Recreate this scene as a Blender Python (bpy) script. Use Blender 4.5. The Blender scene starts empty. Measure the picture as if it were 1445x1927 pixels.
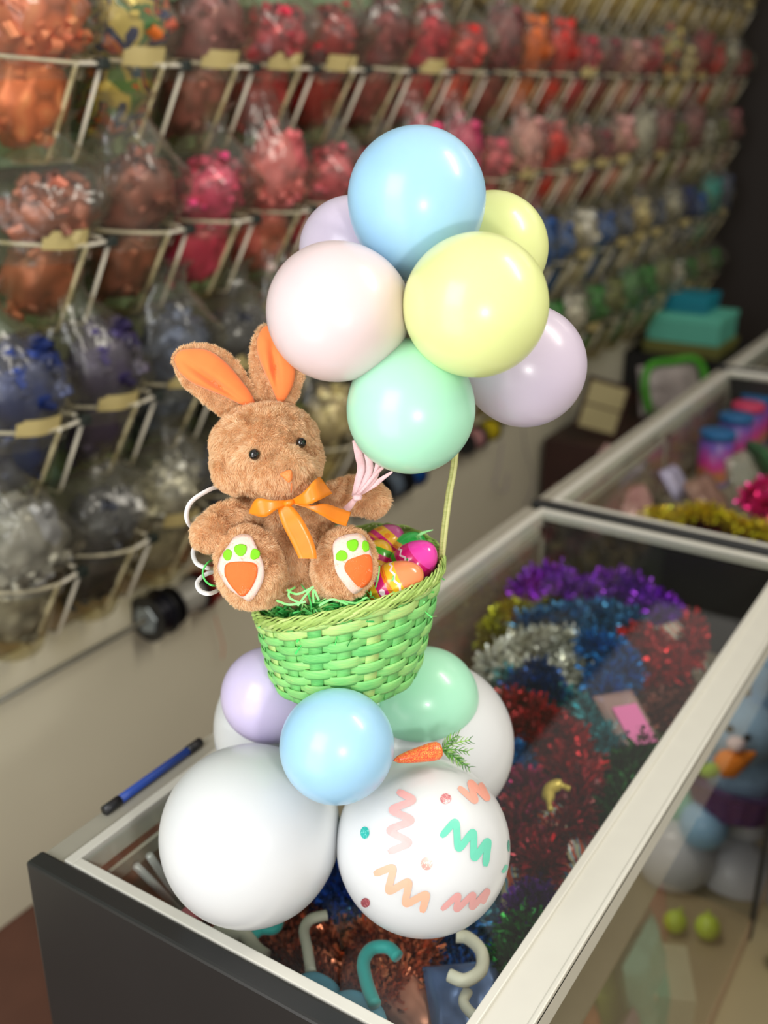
import bpy, bmesh, math, random
import numpy as np
from math import sin, cos, pi, radians, sqrt, atan2, hypot
from mathutils import Vector, Matrix, noise
from mathutils.bvhtree import BVHTree
random.seed(7); RNG = np.random.default_rng(7)
scene = bpy.context.scene
COL = scene.collection

# ------------------------------------------------------------------ camera model
F = 1964.0; CX = 722.5; CY = 963.5
PITCH = math.atan(796.5 / F); HEAD = radians(32.7); CAMZ = 1.75
EYE = Vector((0, 0, CAMZ))
RV = Vector((sin(HEAD), -cos(HEAD), 0))
HV = Vector((cos(HEAD), sin(HEAD), 0))
DV = HV * cos(PITCH) + Vector((0, 0, -sin(PITCH)))
UV_ = HV * sin(PITCH) + Vector((0, 0, cos(PITCH)))
def ray(u, v): return DV + RV * ((u - CX) / F) + UV_ * ((CY - v) / F)
def P(u, v, t): return EYE + ray(u, v) * t
def onZ(u, v, z):
    r = ray(u, v); return EYE + r * ((z - CAMZ) / r.z)
def onY(u, v, y):
    r = ray(u, v); return EYE + r * (y / r.y)
def proj(p):
    d = p - EYE; t = d.dot(DV)
    return CX + F * d.dot(RV) / t, CY - F * d.dot(UV_) / t, t

cam_d = bpy.data.cameras.new('camera'); cam = bpy.data.objects.new('camera', cam_d); COL.objects.link(cam)
cam_d.sensor_fit = 'VERTICAL'; cam_d.sensor_height = 36; cam_d.lens = F / 1927 * 36
cam.location = EYE
cam.rotation_euler = Matrix((RV, UV_, -DV)).transposed().to_euler()
cam_d.clip_start = .02
cam_d.dof.use_dof = True; cam_d.dof.focus_distance = 1.03; cam_d.dof.aperture_fstop = 2.8
scene.camera = cam

# ------------------------------------------------------------------ materials
def lin(c):
    if max(c) > 1.0001: c = [x / 255 for x in c]
    return tuple((x / 12.92 if x <= .04045 else ((x + .055) / 1.055) ** 2.4) for x in c[:3]) + (1,)
def newmat(name):
    m = bpy.data.materials.new(name); m.use_nodes = True
    nt = m.node_tree; b = nt.nodes['Principled BSDF']
    return m, nt, b
def mat(name, c, rough=.5, metal=0, var=.06, scale=30, bump=0, coat=0, sheen=0, sss=0, emit=0, spec=.5):
    m, nt, b = newmat(name); N = nt.nodes; L = nt.links
    tc = N.new('ShaderNodeTexCoord'); nz = N.new('ShaderNodeTexNoise'); nz.inputs['Scale'].default_value = scale
    L.new(tc.outputs['Object'], nz.inputs['Vector'])
    if var:
        hs = N.new('ShaderNodeHueSaturation'); hs.inputs['Color'].default_value = lin(c)
        mr = N.new('ShaderNodeMapRange'); mr.inputs['To Min'].default_value = 1 - var; mr.inputs['To Max'].default_value = 1 + var
        L.new(nz.outputs['Fac'], mr.inputs['Value']); L.new(mr.outputs[0], hs.inputs['Value']); L.new(hs.outputs[0], b.inputs['Base Color'])
    else: b.inputs['Base Color'].default_value = lin(c)
    b.inputs['Roughness'].default_value = rough; b.inputs['Metallic'].default_value = metal
    b.inputs['Coat Weight'].default_value = coat; b.inputs['Coat Roughness'].default_value = .08
    b.inputs['Sheen Weight'].default_value = sheen; b.inputs['Specular IOR Level'].default_value = spec
    if sss:
        b.inputs['Subsurface Weight'].default_value = sss; b.inputs['Subsurface Radius'].default_value = (.03, .03, .03); b.inputs['Subsurface Scale'].default_value = 1
    if bump:
        bp = N.new('ShaderNodeBump'); bp.inputs['Strength'].default_value = bump; bp.inputs['Distance'].default_value = .002
        L.new(nz.outputs['Fac'], bp.inputs['Height']); L.new(bp.outputs[0], b.inputs['Normal'])
    return m
def attrmat(name, cols, rough=.5, metal=0, attr='c', interp='LINEAR', sheen=0, bump=0):
    """colour ramp over a per-face / per-strand random attribute"""
    m, nt, b = newmat(name); N = nt.nodes; L = nt.links
    a = N.new('ShaderNodeAttribute'); a.attribute_name = attr
    r = N.new('ShaderNodeValToRGB'); r.color_ramp.interpolation = interp
    e = r.color_ramp.elements
    while len(e) < len(cols): e.new(.5)
    for i, c in enumerate(cols):
        e[i].position = i / len(cols) if interp == 'CONSTANT' else i / max(1, len(cols) - 1)
        e[i].color = lin(c)
    L.new(a.outputs['Fac'], r.inputs[0]); L.new(r.outputs[0], b.inputs['Base Color'])
    b.inputs['Roughness'].default_value = rough; b.inputs['Metallic'].default_value = metal; b.inputs['Sheen Weight'].default_value = sheen
    if bump:
        tc = N.new('ShaderNodeTexCoord'); nz = N.new('ShaderNodeTexNoise'); nz.inputs['Scale'].default_value = 400
        L.new(tc.outputs['Object'], nz.inputs['Vector'])
        bp = N.new('ShaderNodeBump'); bp.inputs['Strength'].default_value = bump; bp.inputs['Distance'].default_value = .001
        L.new(nz.outputs['Fac'], bp.inputs['Height']); L.new(bp.outputs[0], b.inputs['Normal'])
    return m
def clearmat(name, tint, density, rough=.1, bump=0, white=.0, scale=20, wcol=(225, 222, 210)):
    """clear plastic / glass: transparent + fresnel gloss (+ a little milky body)"""
    m = bpy.data.materials.new(name); m.use_nodes = True; nt = m.node_tree; N = nt.nodes; L = nt.links; N.clear()
    out = N.new('ShaderNodeOutputMaterial'); tr = N.new('ShaderNodeBsdfTransparent'); tr.inputs[0].default_value = lin(tint)
    gl = N.new('ShaderNodeBsdfGlossy'); gl.inputs['Roughness'].default_value = rough; gl.inputs[0].default_value = (1, 1, 1, 1)
    fr = N.new('ShaderNodeFresnel'); fr.inputs[0].default_value = 1.5
    geo = N.new('ShaderNodeNewGeometry')
    k = N.new('ShaderNodeMath'); k.operation = 'MULTIPLY'; k.inputs[1].default_value = density
    sub = N.new('ShaderNodeMath'); sub.operation = 'SUBTRACT'; sub.inputs[0].default_value = 1
    L.new(geo.outputs['Backfacing'], sub.inputs[1])
    k2 = N.new('ShaderNodeMath'); k2.operation = 'MULTIPLY'; L.new(sub.outputs[0], k2.inputs[1])
    L.new(fr.outputs[0], k.inputs[0]); L.new(k.outputs[0], k2.inputs[0]); k2.use_clamp = True
    mx = N.new('ShaderNodeMixShader'); L.new(k2.outputs[0], mx.inputs[0])
    body = tr
    if white:
        df = N.new('ShaderNodeBsdfDiffuse'); df.inputs[0].default_value = lin(wcol)
        mb = N.new('ShaderNodeMixShader'); mb.inputs[0].default_value = white
        L.new(tr.outputs[0], mb.inputs[1]); L.new(df.outputs[0], mb.inputs[2]); body = mb
    L.new(body.outputs[0], mx.inputs[1]); L.new(gl.outputs[0], mx.inputs[2]); L.new(mx.outputs[0], out.inputs[0])
    if bump:
        tc = N.new('ShaderNodeTexCoord'); nz = N.new('ShaderNodeTexNoise'); nz.inputs['Scale'].default_value = scale
        L.new(tc.outputs['Object'], nz.inputs['Vector'])
        bp = N.new('ShaderNodeBump'); bp.inputs['Strength'].default_value = bump; bp.inputs['Distance'].default_value = .02
        L.new(nz.outputs['Fac'], bp.inputs['Height']); L.new(bp.outputs[0], gl.inputs['Normal']); L.new(bp.outputs[0], fr.inputs['Normal'])
    return m
def glitter(name, c, c2, scale=900, metal=.35):
    m, nt, b = newmat(name); N = nt.nodes; L = nt.links
    tc = N.new('ShaderNodeTexCoord'); vo = N.new('ShaderNodeTexVoronoi'); vo.inputs['Scale'].default_value = scale
    L.new(tc.outputs['Object'], vo.inputs['Vector'])
    sep = N.new('ShaderNodeSeparateColor'); L.new(vo.outputs['Color'], sep.inputs[0])
    r = N.new('ShaderNodeValToRGB'); r.color_ramp.elements[0].color = lin(c); r.color_ramp.elements[1].color = lin(c2)
    r.color_ramp.elements[0].position = .55; r.color_ramp.elements[1].position = .95
    L.new(sep.outputs[0], r.inputs[0]); L.new(r.outputs[0], b.inputs['Base Color'])
    b.inputs['Metallic'].default_value = metal; b.inputs['Roughness'].default_value = .3
    bp = N.new('ShaderNodeBump'); bp.inputs['Strength'].default_value = .8; bp.inputs['Distance'].default_value = .001
    L.new(sep.outputs[1], bp.inputs['Height']); L.new(bp.outputs[0], b.inputs['Normal'])
    return m

# ------------------------------------------------------------------ object helpers
def tag(o, label=None, cat=None, group=None, kind=None):
    if label: o['label'] = label
    if cat: o['category'] = cat
    if group: o['group'] = group
    if kind: o['kind'] = kind
    return o
def empty(name, loc, label=None, cat=None, group=None):
    o = bpy.data.objects.new(name, None); o.empty_display_size = .05
    o.location = loc; COL.objects.link(o); return tag(o, label, cat, group)
def base_of(p):
    l = Vector((0, 0, 0))
    while p is not None: l = l + Vector(p.location); p = p.parent
    return l
def mk(name, V, Fc, m, parent=None, loc=None, smooth=True, solid=0, attr=None, bevel=0, local=False):
    """one mesh object; V are world coordinates unless local"""
    me = bpy.data.meshes.new(name)
    off = Vector((0, 0, 0)) if local else (base_of(parent) if parent is not None else Vector(loc) if loc is not None else Vector((0, 0, 0)))
    V = np.asarray([tuple(v) for v in V], dtype=float) if not isinstance(V, np.ndarray) else V
    V = V - np.array(off)
    me.from_pydata(V.tolist(), [], [list(map(int, f)) for f in Fc]); me.update()
    if smooth: me.polygons.foreach_set('use_smooth', [True] * len(me.polygons))
    if attr is not None:
        a = me.attributes.new('c', 'FLOAT', 'POINT'); a.data.foreach_set('value', np.asarray(attr, dtype=np.float32))
    o = bpy.data.objects.new(name, me); COL.objects.link(o)
    if m: me.materials.append(m)
    if parent is not None: o.parent = parent
    elif loc is not None: o.location = loc
    if bevel:
        b = o.modifiers.new('bevel', 'BEVEL'); b.width = bevel; b.segments = 2; b.limit_method = 'ANGLE'
    if solid:
        s = o.modifiers.new('solid', 'SOLIDIFY'); s.thickness = solid; s.offset = 0
    return o
def copy_tree(o, parent=None, loc=None):
    c = o.copy(); COL.objects.link(c)
    if parent is not None: c.parent = parent
    if loc is not None: c.location = loc
    for ch in [x for x in bpy.data.objects if x.parent == o]: copy_tree(ch, c)
    return c
def kids(o): return [x for x in COL.objects if x.parent == o]

class MB:
    def __init__(s): s.v = []; s.f = []; s.a = []
    def add(s, V, Fc, a=0.5):
        n = len(s.v); s.v += [tuple(v) for v in V]; s.f += [[i + n for i in f] for f in Fc]; s.a += [a] * len(V); return s
    def box(s, x0, x1, y0, y1, z0, z1, a=.5):
        V = [(x, y, z) for x in (x0, x1) for y in (y0, y1) for z in (z0, z1)]
        return s.add(V, [(0, 1, 3, 2), (4, 6, 7, 5), (0, 4, 5, 1), (2, 3, 7, 6), (0, 2, 6, 4), (1, 5, 7, 3)], a)
    def tube(s, pts, r, n=8, a=.5, cap=True, closed=False):
        pts = [Vector(p) for p in pts]; m = len(pts); V = []; Fc = []
        rr = r if isinstance(r, (list, tuple)) else [r] * m
        up = None
        for i, p in enumerate(pts):
            if closed: d = pts[(i + 1) % m] - pts[i - 1]
            else: d = pts[min(i + 1, m - 1)] - pts[max(i - 1, 0)]
            d.normalize()
            if up is None: up = d.orthogonal().normalized()
            up = (up - d * up.dot(d)).normalized(); w = d.cross(up)
            for k in range(n):
                q = 2 * pi * k / n; V.append(p + (up * cos(q) + w * sin(q)) * rr[i])
        for i in range(m if closed else m - 1):
            for k in range(n):
                j = (i + 1) % m
                Fc.append((i * n + k, i * n + (k + 1) % n, j * n + (k + 1) % n, j * n + k))
        if cap and not closed:
            Fc.append(tuple(range(n - 1, -1, -1))); Fc.append(tuple((m - 1) * n + k for k in range(n)))
        return s.add(V, Fc, a)
    def lathe(s, c, axis, prof, n=24, a=.5, scale2=(1, 1)):
        """prof: list of (along axis, radius)"""
        c = Vector(c); ax = Vector(axis).normalized(); e1 = ax.orthogonal().normalized(); e2 = ax.cross(e1)
        V = []; Fc = []
        for (h, r) in prof:
            for k in range(n):
                q = 2 * pi * k / n; V.append(c + ax * h + (e1 * cos(q) * scale2[0] + e2 * sin(q) * scale2[1]) * r)
        for i in range(len(prof) - 1):
            for k in range(n): Fc.append((i * n + k, i * n + (k + 1) % n, (i + 1) * n + (k + 1) % n, (i + 1) * n + k))
        return s.add(V, Fc, a)
    def build(s, name, m, parent=None, loc=None, **k):
        if 'attr' not in k: k['attr'] = s.a
        return mk(name, s.v, s.f, m, parent, loc, **k)

def spline(pts, n=10, closed=False):
    pts = [np.array(p, dtype=float) for p in pts]; m = len(pts); out = []
    rng = range(m) if closed else range(m - 1)
    for i in rng:
        if closed: p0, p1, p2, p3 = pts[i - 1], pts[i], pts[(i + 1) % m], pts[(i + 2) % m]
        else: p0, p1, p2, p3 = pts[max(i - 1, 0)], pts[i], pts[i + 1], pts[min(i + 2, m - 1)]
        for k in range(n):
            t = k / n
            out.append(.5 * ((2 * p1) + (-p0 + p2) * t + (2 * p0 - 5 * p1 + 4 * p2 - p3) * t * t + (-p0 + 3 * p1 - 3 * p2 + p3) * t ** 3))
    if not closed: out.append(pts[-1])
    return out
def band(mb, A, B, cols=3, a=.5, bulge=0):
    """strip between two edge polylines"""
    n = len(A); V = []; Fc = []
    for i in range(n):
        p = Vector(A[i]); q = Vector(B[i])
        for k in range(cols): V.append(p.lerp(q, k / (cols - 1)))
    for i in range(n - 1):
        for k in range(cols - 1): Fc.append((i * cols + k, i * cols + k + 1, (i + 1) * cols + k + 1, (i + 1) * cols + k))
    mb.add(V, Fc, a)
def px_band(mb, pts, w, n=8, cols=3, a=.5):
    """ribbon seen face-on; pts (u,v,t); w width in px or list"""
    s = spline([(p[0], p[1], p[2]) for p in pts], n); m = len(s); A = []; B = []
    for i, p in enumerate(s):
        d = s[min(i + 1, m - 1)][:2] - s[max(i - 1, 0)][:2]; d = d / (np.linalg.norm(d) + 1e-9); nn = np.array([-d[1], d[0]])
        ww = (w if not isinstance(w, (list, tuple)) else np.interp(i / (m - 1), np.linspace(0, 1, len(w)), w)) / 2
        A.append(P(*(p[:2] + nn * ww), p[2])); B.append(P(*(p[:2] - nn * ww), p[2]))
    band(mb, A, B, cols, a)

def ico_np(sub=3):
    bm = bmesh.new(); bmesh.ops.create_icosphere(bm, subdivisions=sub, radius=1)
    V = np.array([v.co[:] for v in bm.verts]); Fc = [[v.index for v in f.verts] for f in bm.faces]; bm.free(); return V, Fc
ICO3 = ico_np(3); ICO4 = ico_np(4)
def ell(mb, u, v, t, ru, rv, rd, rot=0, sub=3):
    c = P(u, v, t); k = t / F; q = radians(rot)
    e1 = (RV * cos(q) + UV_ * sin(q)) * ru * k; e2 = (-RV * sin(q) + UV_ * cos(q)) * rv * k; e3 = DV * rd * k
    V, Fc = ICO3 if sub == 3 else ICO4
    M = np.array([e1[:], e2[:], e3[:]])
    mb.add((V @ M + np.array(c[:])).tolist(), Fc)
def fuse(mb, voxel=.003, smooth=6):
    me = bpy.data.meshes.new('tmp'); me.from_pydata(mb.v, [], mb.f); o = bpy.data.objects.new('tmp', me); COL.objects.link(o)
    r = o.modifiers.new('r', 'REMESH'); r.mode = 'VOXEL'; r.voxel_size = voxel
    s = o.modifiers.new('s', 'SMOOTH'); s.iterations = smooth; s.factor = .6
    dg = bpy.context.evaluated_depsgraph_get(); dg.update(); ev = o.evaluated_get(dg); m2 = ev.to_mesh()
    V = np.array([v.co[:] for v in m2.vertices]); Fc = [list(p.vertices) for p in m2.polygons]
    ev.to_mesh_clear(); bpy.data.objects.remove(o); bpy.data.meshes.remove(me); return V, Fc
def vnormals(V, Fc):
    me = bpy.data.meshes.new('n'); me.from_pydata(V.tolist(), [], Fc); me.update()
    N = np.zeros((len(V), 3)); me.vertices.foreach_get('normal', N.ravel()) if False else None
    N = np.array([v.normal[:] for v in me.vertices]); bpy.data.meshes.remove(me); return N
def fur(name, V, Fc, m, parent, dens=3.2e6, length=.0062, width=.0003, comb=(0, 0, -.5), lie=1.0, tuft=.3):
    """mesh with a coat of short tapered hairs in the same mesh"""
    V = np.asarray(V, float); N = vnormals(V, Fc)
    T = []
    for f in Fc:
        for k in range(1, len(f) - 1): T.append((f[0], f[k], f[k + 1]))
    T = np.array(T); a, b, c = V[T[:, 0]], V[T[:, 1]], V[T[:, 2]]
    ar = np.linalg.norm(np.cross(b - a, c - a), axis=1) / 2
    n = int(min(150000, ar.sum() * dens)); idx = RNG.choice(len(T), n, p=ar / ar.sum())
    r1 = np.sqrt(RNG.random(n)); r2 = RNG.random(n); w = np.stack([1 - r1, r1 * (1 - r2), r1 * r2], 1)[:, :, None]
    p = (np.stack([a, b, c], 1)[idx] * w).sum(1); nn = (N[T[idx]] * w).sum(1); nn /= np.linalg.norm(nn, axis=1)[:, None] + 1e-9
    cmb = np.tile(np.array(comb, float), (n, 1))
    tn = np.array([noise.noise_vector(Vector(q) * 55)[:] for q in p]); tn2 = np.array([noise.noise_vector(Vector(q) * 170)[:] for q in p])
    cmb = cmb + tn * .7 + tn2 * .38
    cmb -= nn * (cmb * nn).sum(1)[:, None]
    d = nn + cmb * lie + RNG.normal(0, .15, (n, 3)); d /= np.linalg.norm(d, axis=1)[:, None]
    L = length * (.6 + .6 * RNG.random(n)) * (1 + tuft * tn2[:, 0] * 2)
    side = np.cross(d, RNG.normal(0, 1, (n, 3))); side /= np.linalg.norm(side, axis=1)[:, None] + 1e-9
    bend = (-nn * .25 + cmb * .25) * L[:, None]
    p0 = p - nn * .0008
    q1 = p0 + side * width; q2 = p0 - side * width; mid = p0 + d * (L * .55)[:, None]
    m1 = mid + side * width * .75; m2_ = mid - side * width * .75; tip = p0 + d * L[:, None] + bend
    HV_ = np.stack([q1, q2, m1, m2_, tip], 1).reshape(-1, 3)
    b0 = len(V); k = np.arange(n) * 5 + b0
    quads = np.stack([k, k + 1, k + 3, k + 2], 1); tris = np.stack([k + 2, k + 3, k + 4], 1)
    allV = np.vstack([V, HV_]); faces = [list(f) for f in Fc] + quads.tolist() + tris.tolist()
    hv = np.repeat(np.clip(.5 + tn2[:, 1] * .5 + RNG.normal(0, .12, n), 0, 1), 5)
    at = np.concatenate([np.full(len(V), .25), hv])
    o = mk(name, allV, faces, m, parent, attr=at)
    return o
def bvh(V, Fc): return BVHTree.FromPolygons([Vector(v) for v in V], [list(map(int, f)) for f in Fc])
def cast(bv, u, v, off):
    d = ray(u, v).normalized(); h = bv.ray_cast(EYE, d)
    if h[0] is None: return None
    n = h[1] if h[1].dot(d) < 0 else -h[1]
    return h[0] + n * off
def decal_poly(name, bv, outline, off, m, parent, rings=8, n=6, solid=.0006):
    o = spline(outline, n, True); c = sum(o) / len(o); V = []; Fc = []; k = len(o); ok = []
    for r in range(rings):
        s = 1 - r / rings
        for p in o:
            q = c + (p - c) * s; h = cast(bv, q[0], q[1], off); ok.append(h is not None); V.append(h or Vector((0, 0, 0)))
    h = cast(bv, c[0], c[1], off); V.append(h or Vector((0, 0, 0))); ok.append(h is not None)
    for r in range(rings - 1):
        for i in range(k): Fc.append((r * k + i, r * k + (i + 1) % k, (r + 1) * k + (i + 1) % k, (r + 1) * k + i))
    for i in range(k): Fc.append(((rings - 1) * k + i, (rings - 1) * k + (i + 1) % k, rings * k))
    Fc = [f for f in Fc if all(ok[i] for i in f)]
    return mk(name, V, Fc, m, parent, solid=solid)
def decal_line(name, bv, pts, w, off, m, parent, n=7, taper=True):
    s = spline(pts, n); M = len(s); V = []; Fc = []; ok = []; cols = 4
    for i, p in enumerate(s):
        d = s[min(i + 1, M - 1)] - s[max(i - 1, 0)]; d = d / (np.linalg.norm(d) + 1e-9); nn = np.array([-d[1], d[0]])
        ww = w / 2 * (min(1, .55 + min(i, M - 1 - i) / 8) if taper else 1)
        for k in range(cols):
            q = p + nn * ww * (k / (cols - 1) * 2 - 1); h = cast(bv, q[0], q[1], off + i * 2e-6); ok.append(h is not None); V.append(h or Vector((0, 0, 0)))
    for i in range(M - 1):
        for k in range(cols - 1): Fc.append((i * cols + k, i * cols + k + 1, (i + 1) * cols + k + 1, (i + 1) * cols + k))
    Fc = [f for f in Fc if all(ok[i] for i in f)]
    return mk(name, V, Fc, m, parent, smooth=False)
def pillow(outline, t, thick_f, thick_b, rings=10, n=5, tfun=None, crease=None):
    o = spline(outline, n, True); c = sum(o) / len(o); k = len(o); V = []; Fc = []
    def pt(q, d):
        tt = t if tfun is None else tfun(q[0], q[1])
        return P(q[0], q[1], tt + d)
    for side, th in ((-1, thick_f), (1, thick_b)):
        b = len(V)
        for r in range(rings):
            s = cos(r / rings * pi / 2) if True else 1 - r / rings
            dep = sqrt(max(0, 1 - s * s))
            for p in o:
                q = c + (p - c) * s; d = side * th * dep
                if side < 0 and crease: d += crease(q, dep)
                V.append(pt(q, d))
        d = side * th + (crease(c, 1) if (side < 0 and crease) else 0)
        V.append(pt(c, d))
        for r in range(rings - 1):
            for i in range(k):
                f = (b + r * k + i, b + r * k + (i + 1) % k, b + (r + 1) * k + (i + 1) % k, b + (r + 1) * k + i)
                Fc.append(f if side > 0 else f[::-1])
        for i in range(k):
            f = (b + (rings - 1) * k + i, b + (rings - 1) * k + (i + 1) % k, b + rings * k); Fc.append(f if side > 0 else f[::-1])
    return np.array([v[:] for v in V]), Fc

# ================================================================== SETTING
WALLY = 1.757
m_wall = mat('painted_wall', (222, 216, 192), .55, var=.05, scale=3)
m_mint = mat('mint_panel', (112, 122, 98), .5, var=.1, scale=6)
m_groove = mat('dark_groove', (60, 48, 34), .6)
m_brown = mat('brown_floor', (88, 54, 42), .45, var=.25, scale=9)
m_tile = mat('beige_floor', (150, 138, 106), .4, var=.1, scale=5)
m_tan = mat('tan_ledge', (196, 174, 140), .55, var=.12, scale=4)
def struct(name, mb, m, **k):
    o = mb.build(name, m, **k); o['kind'] = 'structure'; return o
struct('floor', MB().box(-1.5, 9, .87, 1.80, -.06, 0), m_brown, smooth=False)
struct('floor', MB().box(-1.5, 9, -3, .87, -.06, 0), m_tile, smooth=False)
struct('wall_back', MB().box(-1.5, 9, WALLY, WALLY + .1, 0, 3.1), m_mint, smooth=False)
struct('wall_right', MB().box(6.0, 6.1, -3, WALLY, 0, 3.1), mat('dark_wall', (42, 34, 30), .7), smooth=False)
struct('trim_1', MB().box(-1.5, 6.0, WALLY - .05, WALLY, 0, .64), m_wall, smooth=False, bevel=.004)
struct('trim_2', MB().box(-1.5, 6.0, WALLY - .045, WALLY, .645, .735), m_tan, smooth=False, bevel=.003)
RIMZ = {0: 2.11, 1: 1.795, 2: 1.485, 3: 1.16, 4: .855}
for i in range(5):
    z = RIMZ[i] - .185
    if i < 4:
        struct('trim_%d' % (3 + 2 * i), MB().box(-1.5, 6.0, WALLY - .02, WALLY, z - .022, z - .002), m_groove, smooth=False)
        struct('trim_%d' % (4 + 2 * i), MB().box(-1.5, 6.0, WALLY - .03, WALLY, z, z + .055), mat('mint_rail', (158, 194, 168), .4, var=.08), smooth=False, bevel=.004)

# ================================================================== BINS ON THE WALL
m_wire = mat('white_wire', (228, 222, 206), .35)
m_tub = clearmat('clear_tub', (236, 232, 214), .8, .12, white=.03, wcol=(190, 180, 140))
m_clip = mat('black_clip', (32, 40, 36), .4)
m_card = mat('cream_card', (225, 208, 150), .6)
m_bag = clearmat('clear_bag', (240, 238, 228), 1.0, .22, bump=.9, white=.06, scale=16, wcol=(190, 186, 172))
def tub_mesh():
    c0 = Vector((0, -.062, .0)); c1 = Vector((0, -.112, .165)); V = []; Fc = []; n = 28
    ax = (c1 - c0).normalized(); e1 = Vector((1, 0, 0)); e2 = ax.cross(e1)
    rows = [(0, .0), (0, .052), (.004, .056), (.05, .061), (.12, .067), (.168, .072), (.172, .075), (.176, .072)]
    for h, r in [(a_, b_ * 1.13) for a_, b_ in rows]:
        for k in range(n): V.append(c0 + ax * h + (e1 * cos(2 * pi * k / n) + e2 * sin(2 * pi * k / n)) * r)
    for i in range(len(rows) - 1):
        for k in range(n): Fc.append((i * n + k, i * n + (k + 1) % n, (i + 1) * n + (k + 1) % n, (i + 1) * n + k))
    return V, Fc, c0, ax, e1, e2
def make_bin():
    r = empty('display_tub', (0, 0, 0))
    V, Fc, c0, ax, e1, e2 = tub_mesh()
    mk('tub', V, Fc, m_tub, r, local=True)
    w = MB(); R = .004
    front = spline([(-.098, 0, .172), (-.094, -.05, .17), (-.075, -.115, .163), (-.03, -.165, .157), (.03, -.186, .152), (.092, -.176, .152)], 6)
    w.tube(front, R, 6)
    w.tube([(.092, -.176, .152), (.098, 0, .172)], R, 6)
    for x, y in ((.03, -.188), (.092, -.178)):
        w.tube([(x, y, .154), (x - .004, -.094, -.012), (x - .004, -.088, -.018), (x - .004, 0, -.018)], R, 6)
    w.tube([(-.098, -.02, .172), (-.098, -.012, 0), (-.09, 0, -.015)], R, 6)
    w.build('wire_holder', m_wire, r, local=True)
    MB().box(.08, .102, -.19, -.17, .142, .162).build('clip', m_clip, r, local=True, smooth=False, bevel=.003)
    return r
bin_proto = make_bin()
cv = MB()
q = spline([(-.045, -.172, .185), (-.01, -.193, .182), (.03, -.196, .182)], 4); q2 = [p + np.array([0, .012, -.034]) for p in q]
band(cv, q, q2); card_mesh = cv.build('price_card', m_card, None, local=True, solid=.001).data
bpy.data.objects.remove(bpy.data.objects['price_card'])
def bow_mesh(seed, tall):
    """a bundle of pull-bow ribbon loops filling the tub and rising out of it"""
    rg = random.Random(seed); mb = MB(); c0 = Vector((0, -.062, .0)); ax = Vector((0, -.05, .165)).normalized()
    V, Fc = ICO3
    for (hc, rx, rz, k0) in ((.082, .055, .08, 2.3), (.185 + tall * .4, .062, .05 + tall * .5, 3.1)):
        n = np.array([noise.noise(Vector(v) * k0 + Vector((seed, hc * 9, 0))) + .6 * noise.noise(Vector(v) * 6 + Vector((seed, 0, 3))) for v in V])
        core = V * (1 + .22 * n)[:, None]; c = c0 + ax * hc
        w_ = np.sqrt(np.clip(1 - (core[:, 2] / 1.25) ** 2, .2, 1))
        core = core[:, 0:1] * np.array([[rx, 0, 0]]) + core[:, 1:2] * np.array([[0, rx, 0]]) + core[:, 2:3] * np.array([ax[:]]) * rz + np.array(c[:])
        core[:, 1] = np.minimum(core[:, 1], -.004)
        b0 = len(mb.v); mb.add(core.tolist(), Fc, .35)
        for i, v in enumerate(V): mb.a[b0 + i] = .5 + .8 * noise.noise(Vector(v) * 4.5 + Vector((seed * 2, 1, 7)))
    for i in range(110):
        h = rg.uniform(.01, .24 + tall); rad = .055 if h < .16 else .066
        if h > .2: rad *= max(.35, 1 - (h - .2) / (tall + .1))
        q = rg.uniform(0, 2 * pi); rr = rad * sqrt(rg.uniform(.55, 1)); W = rg.uniform(.012, .024); L = rg.uniform(.02, .036)
        if h < .16: rr *= .86; L *= .7
        ctr = c0 + ax * h + Vector((cos(q) * rr, sin(q) * rr, 0))
        d = Vector((cos(q), sin(q), rg.uniform(-.5, .9))).normalized(); s = d.cross(Vector((rg.uniform(-1, 1), rg.uniform(-1, 1), rg.uniform(-1, 1)))).normalized(); up = d.cross(s)
        if h < .16: d = (Vector((0, 0, 1)) + Vector((cos(q), sin(q), 0)) * .2 + s * .6).normalized(); up = Vector((cos(q), sin(q), 0)); s = d.cross(up).normalized()
        A = []; B = []
        for k in range(9):
            t = k / 8 * 2 * pi; p = ctr + d * (L * (1 - cos(t)) * .5 - L * .5) + up * sin(t) * L * .3
            p.y = min(p.y, -.006)
            A.append(p + s * W * .5); B.append(p - s * W * .5)
        band(mb, A, B, 2, rg.random())
    return mb
def bag_mesh(seed, tall):
    rg = random.Random(seed); c0 = Vector((0, -.112, .165)); ax = Vector((0, -.03, .165)).normalized(); n = 30; V = []; Fc = []
    lean = Vector((rg.uniform(-.04, .04), rg.uniform(-.01, .05), 0)); prof = [(-.06, .068), (-.01, .074), (.02, .085), (.05, .09), (.08, .083), (.10 + tall * .5, .062), (.12 + tall, .032), (.15 + tall, .03), (.17 + tall, .045)]
    for i, (h, r) in enumerate(prof):
        for k in range(n):
            q = 2 * pi * k / n; d = Vector((cos(q), sin(q), 0)); w = noise.noise(Vector((cos(q) * 2.2, sin(q) * 2.2, h * 16 + seed * 3))) * .3 + .1 * sin(q * 7 + seed + i)
            p = c0 + ax * h + d * r * (1 + w * (0 if i == 0 else 1)) + lean * max(0, h) * 6
            p.y = min(p.y, -.012); V.append(p)
    for i in range(len(prof) - 1):
        for k in range(n): Fc.append((i * n + k, i * n + (k + 1) % n, (i + 1) * n + (k + 1) % n, (i + 1) * n + k))
    return V, Fc
BOWS = []
for s in range(5):
    tall = [.03, .06, .02, .09, .05][s]
    b = bow_mesh(s, tall); o = b.build('b', None, None, local=True); bd = o.data; bpy.data.objects.remove(o); bd.materials.append(None)
    V, Fc = bag_mesh(s, tall); o = mk('b', V, Fc, None, None, local=True); gd = o.data; bpy.data.objects.remove(o); gd.materials.append(m_bag)
    BOWS.append((bd, gd))
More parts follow.
